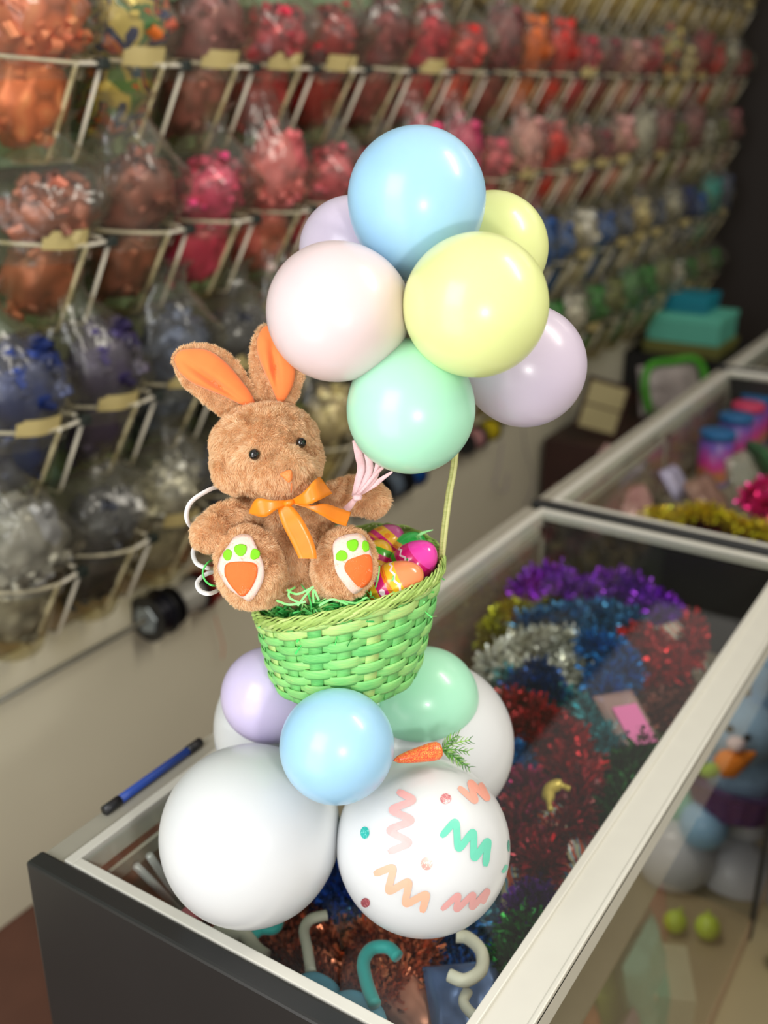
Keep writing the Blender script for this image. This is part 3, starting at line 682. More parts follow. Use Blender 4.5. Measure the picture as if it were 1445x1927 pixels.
MB().box(-.0705, .0705, -.012, .012, -.001, .101).build('band', mat('teal_band', (110, 186, 168), .4), o, local=True, smooth=False)
low(1180, 1740, .45, 'goods_bag', .12, .15, .05, mat('brown_foil', (110, 74, 60), .35, .2, var=.4, scale=20), 'brown foil packet behind the front glass left of the pink one')
low(1250, 1900, .45, 'goods_bag', .10, .12, .05, mat('lime_pack', (150, 170, 60), .4), 'lime packet behind the front glass at the very bottom')
low(1040, 1915, .45, 'goods_bag', .12, .12, .05, mat('orange_pack', (170, 100, 60), .4, var=.4, scale=20), 'orange brown packet low behind the front glass nearest the rail')
low(1150, 1680, .45, 'goods_bag', .10, .16, .05, mat('red_pack', (150, 70, 66), .4), 'dull red packet behind the front glass below the rail')
low(1260, 1760, .45, 'goods_bag', .14, .12, .05, mat('pink_pack', (216, 150, 184), .35), 'pink packet behind the front glass under the reflected balloons')

# ================================================================== FAR RIGHT
m_dk = mat('dark_wood', (52, 26, 20), .5, var=.3, scale=12)
o = empty('cabinet', (4.4, 1.5, 0), 'low dark brown cabinet against the wall beyond the ribbon spools', 'cabinet')
MB().box(3.85, 4.74, 1.2, 1.68, 0, .40).build('body', m_dk, o, smooth=False, bevel=.005)
MB().box(3.87, 4.28, 1.19, 1.199, .03, .37).build('door', m_dk, o, smooth=False, bevel=.003)
MB().box(4.30, 4.72, 1.19, 1.199, .03, .37).build('door', m_dk, o, smooth=False, bevel=.003)
fr = empty('framed_board', (3.99, 1.49, .53), 'dark framed board with two cream panels standing tilted on the low brown cabinet', 'board'); fl = fr.location
fr.rotation_euler = (radians(-8), radians(18), radians(-45)); fr.scale = (.66, .66, .8)
MB().box(-.15, .15, -.012, .012, -.14, -.12).box(-.15, .15, -.012, .012, .12, .14).box(-.15, -.13, -.012, .012, -.14, .14).box(.13, .15, -.012, .012, -.14, .14).box(-.13, .13, -.01, .01, -.005, .005).build('frame', m_dk, fr, local=True, smooth=False, bevel=.002)
for z0, z1 in ((-.12, -.005), (.005, .12)): MB().box(-.13, .13, -.008, .008, z0, z1).build('panel', mat('cream_panel', (176, 164, 120), .6), fr, local=True, smooth=False)
# stand with boxes
MB_ = onY(1300, 640, 1.15)
st = empty('display_stand', (5.05, 1.45, 0), 'black display stand in the dark far corner under the turquoise box', 'stand')
MB().box(4.8, 5.3, 1.2, 1.70, 0, .58).build('body', mat('stand_black', (16, 15, 16), .6), st, smooth=False, bevel=.005)
def bx3(name, x0, x1, y0, y1, z0, z1, c, lab, parts=None):
    o = empty(name, ((x0 + x1) / 2, (y0 + y1) / 2, z0), lab, 'box')
    MB().box(x0, x1, y0, y1, z0, z1 - .03).build('box_body', mat(name + '_b', c, .5), o, smooth=False, bevel=.003)
    MB().box(x0 - .004, x1 + .004, y0 - .004, y1 + .004, z1 - .03, z1).build('lid', mat(name + '_l', sh(c, 1.1), .5), o, smooth=False, bevel=.003)
    return o
bx3('gift_box', 4.82, 5.14, 1.26, 1.62, .582, .64, (100, 100, 46), 'olive flat gift box under the turquoise box')
bx3('gift_box', 4.83, 5.12, 1.27, 1.61, .642, .77, (92, 178, 156), 'turquoise gift box on the olive box in the far corner')
bx3('gift_box', 4.9, 5.1, 1.36, 1.56, .772, .85, (10, 120, 140), 'small dark teal gift box on top of the turquoise box')
gb = onY(1240, 740, 1.28)
e = pouch('shopping_bag', 1240, 740, .9, .30, .22, .10, radians(-40), radians(75), mat('white_print_bag', (160, 150, 146), .4, var=.5, scale=14), 'white printed shopping bag with green handles on the cabinet', 20)
e.location = (4.45, 1.36, .52)
tb = MB().tube([Vector(q) for q in spline([(-.12, -.09, .03), (-.15, .03, .05), (-.11, .11, .04), (0, .12, .03), (.11, .12, .04), (.15, .04, .05), (.12, -.08, .05)], 6)], .018, 10).build('handle', mat('green_handle', (66, 150, 30), .4), e, local=True)

# ================================================================== BALLOONS
def bmat(nm, c): return mat('latex_' + nm, c, .3, var=.0, sss=.4, coat=.18)
MBL = {'white': bmat('white', (217, 219, 221)), 'blue': bmat('blue', (162, 208, 239)), 'pink': bmat('pink', (226, 206, 208)), 'mint': bmat('mint', (174, 233, 203)), 'yellow': bmat('yellow', (224, 232, 160)),
       'lav': bmat('lavender', (206, 194, 214)), 'lav2': bmat('lilac', (208, 196, 230))}
def balloon(c, R, toward, m, label, group, stretch=1.16, name='balloon', need=False):
    d = (Vector(toward) - Vector(c)).normalized(); prof = []
    for i in range(41):
        a = pi * i / 40; x = -cos(a); y = sin(a)
        if x > 0: y = y * (1 - .10 * x * x); x *= stretch
        prof.append((x * R, max(y * R, .0022 if i == 40 else 0)))
    mb = MB().lathe(c, d, prof, 64); o = mb.build(name, m, None, loc=Vector(c))
    MB().lathe(Vector(c) + d * R * stretch * .995, d, [(-.001, .0022), (.002, .0035), (.005, .003), (.006, .0022), (.010, .005), (.011, .0052), (.012, .004)], 12).build('knot', m, o)
    tag(o, label, 'balloon', group)
    return (o, mb) if need else o
def Bp(u, v, t, rpx): return P(u, v, t), rpx / F * t
CC = P(778, 580, 1.03)
TG = 'balloons of the upper cluster'; BG = 'balloons of the base'
for (u, v, t, r, k, lab) in (
    (784, 373, 1.0, 130, 'blue', 'large pale blue balloon at the very top of the cluster'),
    (632, 587, .965, 131, 'pink', 'pale pink balloon on the left, touching the ear of the bunny'),
    (897, 575, .935, 135, 'yellow', 'pale yellow balloon at the front of the upper cluster'),
    (773, 771, .99, 121, 'mint', 'mint green balloon at the bottom of the upper cluster'),
    (988, 689, 1.07, 115, 'lav', 'pale lavender balloon at the lower right of the upper cluster'),
    (925, 468, 1.10, 106, 'yellow', 'yellow green balloon half hidden behind the front yellow one'),
    (662, 470, 1.11, 99, 'lav', 'lavender balloon half hidden behind the top blue one on the left')):
    c, R = Bp(u, v, t, r); balloon(c, R, CC, MBL[k], lab, TG, 1.2)
BC = P(650, 1470, 1.24)
c, R = Bp(470, 1572, 1.137, 168); c.z = TOP + R; balloon(c, R * 1.0, BC, MBL['white'], 'large plain white balloon at the front left of the base', BG, 1.08)
c, R = Bp(796, 1592, 1.126, 163); c.z = TOP + R; CONF, confmb = balloon(c, R, BC, MBL['white'], 'large white balloon with coloured squiggles and dots at the front right', BG, 1.08, need=True)
c, R = Bp(811, 1402, 1.29, 155); c.z = TOP + R; balloon(c, R, BC, MBL['white'], 'large white balloon at the back right behind the carrot', BG, 1.08)
c, R = Bp(558, 1372, 1.32, 154); c.z = TOP + R; balloon(c, R, BC, MBL['white'], 'large white balloon at the back left, mostly hidden', BG, 1.08)
LC = P(650, 1330, 1.17)
c, R = Bp(634, 1404, 1.045, 108); balloon(c, R, LC, MBL['blue'], 'small sky blue balloon in front under the green basket', BG, 1.1)
c, R = Bp(507, 1308, 1.21, 91); balloon(c, R, LC, MBL['lav2'], 'small lilac balloon under the left side of the basket', BG, 1.1)
c, R = Bp(801, 1317, 1.24, 100); balloon(c, R, LC, MBL['mint'], 'small mint green balloon under the right side of the basket', BG, 1.1)
# decals on the confetti balloon (px from the 400px crop at 600,1380, scale 3.6125)
cb = bvh(confmb.v, confmb.f)
def z(pts): return [(600 + a / 3.6125, 1380 + b / 3.6125) for a, b in pts]
m_c1 = mat('print_pink', (236, 172, 170), .35, var=0); m_c2 = mat('print_coral', (242, 168, 150), .35, var=0); m_c3 = mat('print_teal', (108, 206, 178), .35, var=0)
m_c4 = mat('print_peach', (246, 176, 148), .35, var=0); m_c5 = mat('print_rose', (220, 160, 158), .35, var=0)
def zz(pts, n=3):
    """sharp zigzag rounding"""
    out = []
    for i in range(len(pts) - 1):
        a = np.array(pts[i], float); b = np.array(pts[i + 1], float)
        out += [tuple(a + (b - a) * .13), tuple(a + (b - a) * .5), tuple(a + (b - a) * .87)]
    return out
decal_line('squiggle', cb, zz(z([(515, 385), (650, 455), (485, 522), (640, 592), (470, 660), (622, 745), (450, 818)])), 13.5, .0005, m_c1, CONF)
decal_line('squiggle', cb, zz(z([(930, 350), (1068, 472), (1022, 325), (1150, 455), (1085, 322)])), 11.5, .0005, m_c2, CONF)
decal_line('squiggle', cb, zz(z([(815, 722), (930, 590), (945, 795), (1050, 660), (1050, 860), (1150, 720), (1125, 930)])), 13, .0005, m_c3, CONF)
decal_line('squiggle', cb, zz(z([(355, 965), (510, 905), (470, 1080), (615, 1000), (585, 1165), (735, 1085), (695, 1235)])), 13.5, .0005, m_c4, CONF)
decal_line('squiggle', cb, zz(z([(815, 1215), (950, 1090), (930, 1205), (1050, 1085), (1035, 1190), (1150, 1060), (1100, 1170)])), 11, .0005, m_c5, CONF)
decal_line('squiggle', cb, zz(z([(1242, 950), (1262, 925), (1276, 890)])), 6, .0005, m_c3, CONF)
def dot(u, v, ru, rv, m):
    decal_poly('confetti_dot', cb, [(u + ru * cos(q * pi / 4), v + rv * sin(q * pi / 4)) for q in range(8)], .0005, m, CONF, 4, 3, 0)
def zp(a, b): return z([(a, b)])[0]
for (a, b, ru, rv, m) in ((862, 446, 10.5, 10, glitter('dot_rose', (190, 112, 118), (240, 190, 190))), (314, 676, 8.5, 11.5, glitter('dot_teal', (40, 190, 180), (150, 240, 230))),
                          (732, 886, 11, 12, glitter('dot_pink', (232, 168, 160), (255, 225, 215))), (318, 1150, 8.5, 9, glitter('dot_wine', (180, 88, 98), (230, 160, 160))), (1287, 765, 2.2, 11, glitter('dot_teal2', (60, 170, 150), (140, 220, 200)))):
    dot(*zp(a, b), ru, rv, m)

# ================================================================== CARROT
car = empty('carrot_ornament', P(787, 1423, 1.12), 'orange glitter carrot with green sprigs lying on top of the squiggle balloon', 'carrot')
a0 = P(741, 1431, 1.075); a1 = P(829, 1411, 1.095); dd = (a1 - a0).normalized(); LL = (a1 - a0).length; K = 1.12 / F
prof = [(0, .001), (.002, 3.5 * K), (.1 * LL, 7 * K), (.3 * LL, 11 * K), (.55 * LL, 14 * K), (.8 * LL, 17 * K), (.93 * LL, 16.5 * K), (.985 * LL, 13 * K), (LL, 6 * K), (LL * 1.003, .0001)]
mbc = MB().lathe(a0, dd, [(float(np.interp(x, range(len(prof)), [p[0] for p in prof])), float(np.interp(x, range(len(prof)), [p[1] for p in prof]))) for x in np.linspace(0, len(prof) - 1, 40)], 28)
mbc.build('root', glitter('carrot_glitter', (255, 92, 62), (255, 196, 96), 1500, .08), car)
lv = MB(); rl = random.Random(3)
for k, tip in enumerate([(848, 1392), (862, 1384), (884, 1393), (880, 1415), (872, 1440), (884, 1445), (862, 1430), (852, 1425)]):
    b0 = (830, 1411, 1.095); pts = spline([b0, ((b0[0] + tip[0]) / 2, (b0[1] + tip[1]) / 2 - rl.uniform(0, 4), 1.10 + rl.uniform(-.008, .008)), (tip[0], tip[1], 1.11 + rl.uniform(-.015, .015))], 7)
    lv.tube([P(*p) for p in pts], [.0007] * (len(pts) - 1) + [.0003], 5, rl.random())
    for j in range(3, len(pts), 2):
        for s in (-1, 1):
            d = np.array(pts[j]) - np.array(pts[j - 1]); d[2] = 0; d /= np.linalg.norm(d) + 1e-9; nn = np.array([-d[1], d[0], 0])
            e1 = pts[j] + (d * .8 + nn * s * .6) * rl.uniform(9, 17); e1[2] += rl.uniform(-.006, .006)
            lv.tube([P(*pts[j]), P(*((np.array(pts[j]) + e1) / 2 + nn * s)), P(*e1)], [.0005, .0005, .0002], 4, rl.random())
lv.build('sprigs', attrmat('sprig_green', [(60, 120, 50), (110, 170, 70), (150, 200, 90)], .5), car)

# ================================================================== BASKET
FB = 1.01
def basket_surface(cb_, ct_, rb, rt, tb, tt, RVx, HVx, bow=.006):
    def S(phi, s, off=0):
        r = rb + (rt - rb) * (s ** .85) + off; c = cb_.lerp(ct_, s)
        zz_ = (tb + (tt - tb) * s) * cos(phi) + bow * s * cos(2 * phi)
        return c + RVx * (cos(phi) * r) + HVx * (sin(phi) * r) + Vector((0, 0, zz_))
    return S
cbot = EYE + RV * (-.0425) + HV * FB + Vector((0, 0, -.598)); ctop = EYE + RV * (-.0385) + HV * FB + Vector((0, 0, -.485))
S = basket_surface(cbot, ctop, .081, .1005, .006, .027, RV, HV, -.008)
def basket_mat(nm, cols):
    m, nt, b = newmat(nm); N = nt.nodes; L = nt.links
    a = N.new('ShaderNodeAttribute'); a.attribute_name = 'c'; r = N.new('ShaderNodeValToRGB'); e = r.color_ramp.elements
    while len(e) < len(cols): e.new(.5)
    for i, c in enumerate(cols): e[i].position = i / (len(cols) - 1); e[i].color = lin(c)
    tc = N.new('ShaderNodeTexCoord'); mp = N.new('ShaderNodeMapping'); mp.inputs['Scale'].default_value = (60, 60, 900)
    nz = N.new('ShaderNodeTexNoise'); nz.inputs['Scale'].default_value = 1; nz.inputs['Detail'].default_value = 5; L.new(tc.outputs['Object'], mp.inputs[0]); L.new(mp.outputs[0], nz.inputs[0])
    ad = N.new('ShaderNodeMath'); ad.operation = 'MULTIPLY_ADD'; ad.inputs[1].default_value = .9; ad2 = N.new('ShaderNodeMath'); ad2.inputs[1].default_value = -.45
    L.new(nz.outputs['Fac'], ad.inputs[0]); L.new(a.outputs['Fac'], ad.inputs[2]); L.new(ad.outputs[0], ad2.inputs[0]); L.new(ad2.outputs[0], r.inputs[0]); L.new(r.outputs[0], b.inputs['Base Color'])
    bp = N.new('ShaderNodeBump'); bp.inputs['Strength'].default_value = .5; bp.inputs['Distance'].default_value = .001; L.new(nz.outputs['Fac'], bp.inputs['Height']); L.new(bp.outputs[0], b.inputs['Normal'])
    b.inputs['Roughness'].default_value = .5
    return m
GREEN = [(70, 160, 84), (112, 200, 110), (142, 212, 122), (190, 220, 132)]
m_bk = basket_mat('green_bamboo', GREEN); m_rim = basket_mat('straw_rim', [(130, 160, 70), (158, 190, 96), (176, 206, 112), (200, 214, 140)])
def build_basket(S, loc, label, mw, mr, rows=10, ns=20, handle=None):
    e = empty('basket', loc, label, 'basket'); w = MB(); rg = random.Random(5)
    h = 1 / rows
    for r in range(rows):
        s0 = r * h; col = rg.uniform(.36, .66); n = 240; V = []; Fc = []; prof = [(-.08, -.0004), (.2, .0004), (.5, .0006), (.8, .0004), (1.08, -.0004)]
        for i in range(n):
            phi = 2 * pi * i / n; o = cos(phi * ns / 2 + r * pi + pi / 2 * 0) ; o = math.copysign(abs(o) ** .6, o) * .0021
            for a, b in prof: V.append(S(phi, max(0, min(1, s0 + a * h)), o + b))
        k = len(prof)
        for i in range(n):
            for j in range(k - 1): Fc.append((i * k + j, ((i + 1) % n) * k + j, ((i + 1) % n) * k + j + 1, i * k + j + 1))
        b0 = len(w.v); w.add(V, Fc, col)
        for i in range(n):
            phi = i / n; c_ = col + .22 * noise.noise(Vector((phi * 30, r * 7.7, 0)))
            for j in range(k): w.a[b0 + i * k + j] = c_ + (.3 if r >= rows - 2 else 0)
    for s in range(ns):
        phi0 = 2 * pi * s / ns; V = []; Fc = []; col = rg.choice([.3, .45, .6, .95]); wd = .0068
        for j in range(rows * 3 + 1):
            ss = j / (rows * 3)
            for q in (-1, 0, 1): V.append(S(phi0 + q * wd / .09, ss, 0.0002))
        for j in range(rows * 3):
            for q in range(2): Fc.append((j * 3 + q, j * 3 + q + 1, (j + 1) * 3 + q + 1, (j + 1) * 3 + q))
        w.add(V, Fc, col)
    w.build('woven_wall', mw, e, solid=.0009)
    bt = MB(); n = 60; V = [S(2 * pi * i / n, 0, -.0005) for i in range(n)]; bt.add(V, [tuple(range(n))], .4); bt.build('bottom', mw, e, solid=.002, smooth=False)
    rm = MB()
    # twisted rim: overlapping slanted leaf-like wraps over a core ring
    rm.tube([S(2 * pi * i / 90, 1.0, 0) for i in range(90)], .0042, 8, .3, closed=True)
    for st_ in range(8):
        V = []; Fc = []; n = 420; k_ = 5
        for i in range(n):
            phi = 2 * pi * i / n
            for j in range(k_):
                q = phi * 7 + st_ * 2 * pi / 8 + (j / (k_ - 1) - .5) * .62; bl = .0058 + .0012 * sin(pi * j / (k_ - 1)) + .0007 * sin(phi * 40 + st_ * 2)
                V.append(S(phi, 1.0, bl * .62 * cos(q)) + Vector((0, 0, bl * 1.15 * sin(q))))
        for i in range(n):
            for j in range(k_ - 1): Fc.append((i * k_ + j, ((i + 1) % n) * k_ + j, ((i + 1) % n) * k_ + j + 1, i * k_ + j + 1))
        rm.add(V, Fc, .15 + .75 * ((st_ * 3) % 8) / 8)
    rm.build('braided_rim', mr, e)
    if handle: handle(e)
    return e
def hnd(e):
    pts = [(829, 1066, None), (836, 1000, None), (845, 930, None), (855, 868, None), (858, 770, None), (838, 650, None), (775, 560, None), (670, 535, None), (575, 585, None), (510, 680, None), (486, 770, None), (476, 900, None), (474, 1050, None), (482, 1150, None)]
    W = []
    fw = [1.01, 1.013, 1.018, 1.02, 1.02, 1.02, 1.03, 1.05, 1.08, 1.105, 1.115, 1.10, 1.05, 1.01]
    for (u, v, _), f_ in zip(pts, fw):
        r_ = ray(u, v); W.append(EYE + r_ * (f_ / r_.dot(HV)))
    s = [Vector(q) for q in spline(W, 10)]; mb = MB()
    for off in (-.0016, .0016):
        A = [p + RV * off + HV * .0 for p in s]
        mb.tube(A, .0022, 8, .5 + off * 150)
    mb.build('handle', basket_mat('straw_handle', [(150, 160, 90), (196, 200, 130), (214, 214, 150)]), e)
bas = build_basket(S, cbot, 'green woven bamboo basket with straw rim resting on the small balloons', m_bk, m_rim, rows=11, handle=hnd)

# grass in the basket
def grass(name, S, n, label, m, seed=1, extra=()):
    rg = random.Random(seed); mb = MB()
    for i in range(n):
        r = sqrt(rg.random()) * .80; phi = rg.uniform(0, 2 * pi); c = S(phi, .86, 0).lerp((S(0, .86) + S(pi, .86)) / 2, 1 - r); c.z += rg.uniform(-.012, .016)
        d = Vector((rg.gauss(0, 1), rg.gauss(0, 1), rg.gauss(0, .45))).normalized(); s = d.cross(Vector((rg.gauss(0, 1), rg.gauss(0, 1), rg.gauss(0, 1)))).normalized(); up = d.cross(s)
        L = rg.uniform(.012, .03); W = rg.uniform(.0009, .0015); bn = rg.uniform(.2, .8); A = []; B = []
        for k in range(6):
            x = k / 5 * 2 - 1; p = c + d * L * x + up * L * bn * (1 - x * x) * .5 + s * L * .2 * sin(x * 3)
            q = (p - (cbot.lerp(ctop, .9))); 
            A.append(p + (s * cos(x * 2) + up * sin(x * 2)) * W); B.append(p - (s * cos(x * 2) + up * sin(x * 2)) * W)
        band(mb, A, B, 2, rg.random())
    for (pts, w) in extra: px_band(mb, pts, w, 6, 2, .7)
    c = (S(0, .8) + S(pi, .8)) / 2; V = []; N_ = 48
    for k, rr in enumerate((0, .5, .97)):
        for i in range(N_): V.append(c.lerp(S(2 * pi * i / N_, .8, -.004), rr))
    Fc = [(k * N_ + i, k * N_ + (i + 1) % N_, (k + 1) * N_ + (i + 1) % N_, (k + 1) * N_ + i) for k in range(2) for i in range(N_)]
    mb.add(V, Fc, .1)
    o = mb.build(name, m, None, loc=c, smooth=False, solid=0); return tag(o, label, 'paper grass', kind='stuff')
m_grass = attrmat('grass_paper', [(50, 160, 70), (80, 224, 110), (130, 236, 130), (180, 238, 140)], .35)
grass('paper_grass', S, 2600, 'shredded green paper grass filling the green basket', m_grass, extra=[
    ([(556, 1105, 1.03), (545, 1112, 1.02), (545, 1125, 1.02), (565, 1135, 1.02)], 4), ([(540, 1110, 1.03), (560, 1118, 1.02), (590, 1104, 1.02)], 4), ([(560, 1140, 1.02), (575, 1120, 1.02), (588, 1105, 1.02)], 4),
    ([(590, 1135, 1.025), (590, 1110, 1.02), (600, 1130, 1.02)], 4), ([(784, 1012, 1.13), (795, 1003, 1.13), (815, 997, 1.13)], [6, 5, 1]), ([(628, 1000, 1.1), (628, 980, 1.1)], 4), ([(618, 982, 1.1), (634, 988, 1.1)], 4),
    ([(705, 1112, 1.05), (712, 1085, 1.04), (714, 1065, 1.05)], 3), ([(752, 1112, 1.05), (763, 1098, 1.045), (773, 1090, 1.045)], [6, 6, 5]), ([(730, 1105, 1.05), (740, 1088, 1.04), (738, 1080, 1.05)], 3),
    ([(700, 1140, 1.04), (690, 1125, 1.03), (670, 1135, 1.03), (640, 1130, 1.03)], 4), ([(520, 1130, 1.03), (545, 1138, 1.02), (575, 1132, 1.02)], 4), ([(600, 1140, 1.02), (625, 1128, 1.02), (655, 1138, 1.025)], 4)])

# ================================================================== EGGS
def egg_mat(nm, bands, zig=None, dots=None):
    """bands: list of (z upper bound in -1..1, colour); zig: (z, colour, amp)"""
    m, nt, b = newmat(nm); N = nt.nodes; L = nt.links; tc = N.new('ShaderNodeTexCoord'); sp = N.new('ShaderNodeSeparateXYZ'); L.new(tc.outputs['Object'], sp.inputs[0])
    r = N.new('ShaderNodeValToRGB'); r.color_ramp.interpolation = 'CONSTANT'; e = r.color_ramp.elements
    while len(e) < len(bands): e.new(.5)
    pos = 0
    for i, (zt, c) in enumerate(bands): e[i].position = pos; e[i].color = lin(c); pos = (zt + 1) / 2
    mr = N.new('ShaderNodeMapRange'); mr.inputs['From Min'].default_value = -.03; mr.inputs['From Max'].default_value = .03
    at = N.new('ShaderNodeMath'); at.operation = 'ARCTAN2'; L.new(sp.outputs['Y'], at.inputs[0]); L.new(sp.outputs['X'], at.inputs[1])
    tri = N.new('ShaderNodeMath'); tri.operation = 'PINGPONG'; tri.inputs[1].default_value = .26; L.new(at.outputs[0], tri.inputs[0])
    L.new(sp.outputs['Z'], mr.inputs['Value']); L.new(mr.outputs[0], r.inputs[0]); col = r.outputs[0]
    if zig:
        zc, c, amp = zig
        ma = N.new('ShaderNodeMath'); ma.operation = 'MULTIPLY_ADD'; ma.inputs[1].default_value = amp; ma.inputs[2].default_value = zc * .03; L.new(tri.outputs[0], ma.inputs[0])
        su = N.new('ShaderNodeMath'); su.operation = 'SUBTRACT'; L.new(sp.outputs['Z'], su.inputs[0]); L.new(ma.outputs[0], su.inputs[1])
        ab = N.new('ShaderNodeMath'); ab.operation = 'ABSOLUTE'; L.new(su.outputs[0], ab.inputs[0]); lt = N.new('ShaderNodeMath'); lt.operation = 'LESS_THAN'; lt.inputs[1].default_value = .0011; L.new(ab.outputs[0], lt.inputs[0])
        mx = N.new('ShaderNodeMix'); mx.data_type = 'RGBA'; L.new(lt.outputs[0], mx.inputs['Factor']); L.new(col, mx.inputs['A']); mx.inputs['B'].default_value = lin(c); col = mx.outputs['Result']
    if dots:
        zc, c, rr = dots
        s1 = N.new('ShaderNodeMath'); s1.operation = 'SUBTRACT'; s1.inputs[1].default_value = .26; L.new(at.outputs[0], s1.inputs[0])
        fm = N.new('ShaderNodeMath'); fm.operation = 'PINGPONG'; fm.inputs[1].default_value = .4; L.new(s1.outputs[0], fm.inputs[0])
        sc = N.new('ShaderNodeMath'); sc.operation = 'MULTIPLY'; sc.inputs[1].default_value = .02; L.new(fm.outputs[0], sc.inputs[0])
        sz = N.new('ShaderNodeMath'); sz.operation = 'SUBTRACT'; sz.inputs[1].default_value = zc * .03; L.new(sp.outputs['Z'], sz.inputs[0])
        p1 = N.new('ShaderNodeMath'); p1.operation = 'POWER'; p1.inputs[1].default_value = 2; L.new(sc.outputs[0], p1.inputs[0]); p2 = N.new('ShaderNodeMath'); p2.operation = 'MULTIPLY'; L.new(sz.outputs[0], p2.inputs[0]); L.new(sz.outputs[0], p2.inputs[1])
        sm = N.new('ShaderNodeMath'); L.new(p1.outputs[0], sm.inputs[0]); L.new(p2.outputs[0], sm.inputs[1]); lt = N.new('ShaderNodeMath'); lt.operation = 'LESS_THAN'; lt.inputs[1].default_value = rr * rr; L.new(sm.outputs[0], lt.inputs[0])
        mx = N.new('ShaderNodeMix'); mx.data_type = 'RGBA'; L.new(lt.outputs[0], mx.inputs['Factor']); L.new(col, mx.inputs['A']); mx.inputs['B'].default_value = lin(c); col = mx.outputs['Result']
    L.new(col, b.inputs['Base Color']); b.inputs['Roughness'].default_value = .2; b.inputs['Coat Weight'].default_value = .4
    return m
PK = (216, 24, 118); OR = (240, 140, 40); YE = (246, 190, 40); GR = (74, 176, 40); BG_ = (50, 214, 90); HP = (240, 66, 176); CORAL = (240, 140, 90); WH = (250, 225, 235)
def egg(u, v, t, axis_px, Lm, Rm, m, label, tip_m=None):
    c = P(u, v, t); ax = (RV * axis_px[0] - UV_ * axis_px[1] + DV * axis_px[2]).normalized(); prof = []
    for i in range(29):
        a = pi * i / 28; x = -cos(a); prof.append((x * Lm, sin(a) * Rm * (1 - .14 * x) + 1e-5))
    o = MB().lathe((0, 0, 0), (0, 0, 1), prof, 36).build('easter_egg', m, None, local=True); o.location = c
    o.rotation_mode = 'QUATERNION'; o.rotation_quaternion = Vector((0, 0, 1)).rotation_difference(ax)
    MB().lathe((0, 0, 0), (0, 0, 1), [(-.0008, Rm * 1.0), (0, Rm * 1.02), (.0008, Rm * 1.0)], 36).build('seam_ring', m, o, local=True)
    tag(o, label, 'egg', 'plastic easter eggs in the basket')
egg(718, 1032, 1.15, (.55, -.6, .1), .031, .0235, egg_mat('egg_stripes', [(-.7, PK), (-.45, GR), (-.3, PK), (-.18, OR), (-.08, YE), (.02, PK), (.12, OR), (.3, PK), (.62, YE), (1.0, (206, 84, 150))], None, (.42, OR, .0032)), 'pink and orange striped egg at the back behind the paw')
egg(762, 1048, 1.145, (.5, -.7, .1), .031, .0235, egg_mat('egg_greentop', [(-.5, PK), (-.3, GR), (-.12, YE), (.0, PK), (.1, OR), (.25, (250, 190, 60)), (1.0, BG_)]), 'egg with a bright green end behind the hot pink one')
egg(777, 1062, 1.105, (.62, -.62, -.3), .031, .0235, egg_mat('egg_pinktop', [(-.75, OR), (-.6, PK), (-.45, YE), (-.3, PK), (-.12, GR), (.45, PK), (1.0, HP)], (.08, WH, .014)), 'egg with a hot pink end and white zigzag near the handle')
egg(742, 1100, 1.065, (.75, -.42, -.2), .033, .0235, egg_mat('egg_orange', [(-.65, OR), (-.45, YE), (-.1, PK), (.05, (246, 130, 30)), (.4, YE), (1.0, CORAL)], (.25, WH, .01), (-.3, WH, .003)), 'orange ended egg lying lowest against the basket rim')
egg(705, 1062, 1.12, (.3, -.8, .1), .028, .022, egg_mat('egg_yellow', [(-.3, PK), (-.05, OR), (.15, YE), (.35, PK), (.6, GR), (1.0, YE)]), 'small yellow and pink egg partly hidden beside the right paw')

# ================================================================== PLUSH BUNNY
m_fur = attrmat('tan_fur', [(243, 204, 158), (252, 219, 176), (255, 234, 202)], .9)
_nt = m_fur.node_tree; _b = _nt.nodes['Principled BSDF']; _tl = _nt.nodes.new('ShaderNodeBsdfTranslucent'); _mx = _nt.nodes.new('ShaderNodeMixShader'); _mx.inputs[0].default_value = .38
_rp = [n for n in _nt.nodes if n.type == 'VALTORGB'][0]; _nt.links.new(_rp.outputs[0], _tl.inputs[0]); _nt.links.new(_b.outputs[0], _mx.inputs[1]); _nt.links.new(_tl.outputs[0], _mx.inputs[2])
_nt.links.new(_mx.outputs[0], [n for n in _nt.nodes if n.type == 'OUTPUT_MATERIAL'][0].inputs[0])
m_orplush = mat('orange_plush', (252, 132, 62), .8, var=.12, scale=60, bump=.4, sheen=.4)
bun = empty('plush_bunny', P(560, 1125, 1.10), 'tan plush bunny with orange ears and bow sitting in the basket', 'plush toy')
h = MB()
ell(h, 500, 850, 1.065, 103, 86, 96, -8); ell(h, 510, 822, 1.065, 86, 62, 84, 0); ell(h, 535, 890, 1.035, 62, 52, 62, -10); ell(h, 445, 880, 1.06, 46, 48, 60); ell(h, 562, 868, 1.06, 44, 52, 60)
V, Fc = fuse(h, .003, 5); head = fur('head', V, Fc, m_fur, bun); hb = bvh(V, Fc)
tb_ = MB(); ell(tb_, 560, 1050, 1.10, 82, 92, 74, 0); ell(tb_, 555, 975, 1.10, 66, 56, 58); ell(tb_, 600, 960, 1.10, 40, 32, 40)
V, Fc = fuse(tb_, .003, 5); torso = fur('torso', V, Fc, m_fur, bun)
al = MB(); ell(al, 455, 965, 1.085, 46, 30, 32, 15); ell(al, 425, 985, 1.06, 48, 38, 36, 30); ell(al, 398, 1003, 1.045, 38, 34, 34, 30)
V, Fc = fuse(al, .0028, 5); fur('arm', V, Fc, m_fur, bun)
ar = MB(); ell(ar, 630, 935, 1.09, 40, 26, 30, 5); ell(ar, 665, 932, 1.085, 46, 34, 32, 0); ell(ar, 696, 938, 1.075, 34, 37, 30, 60)
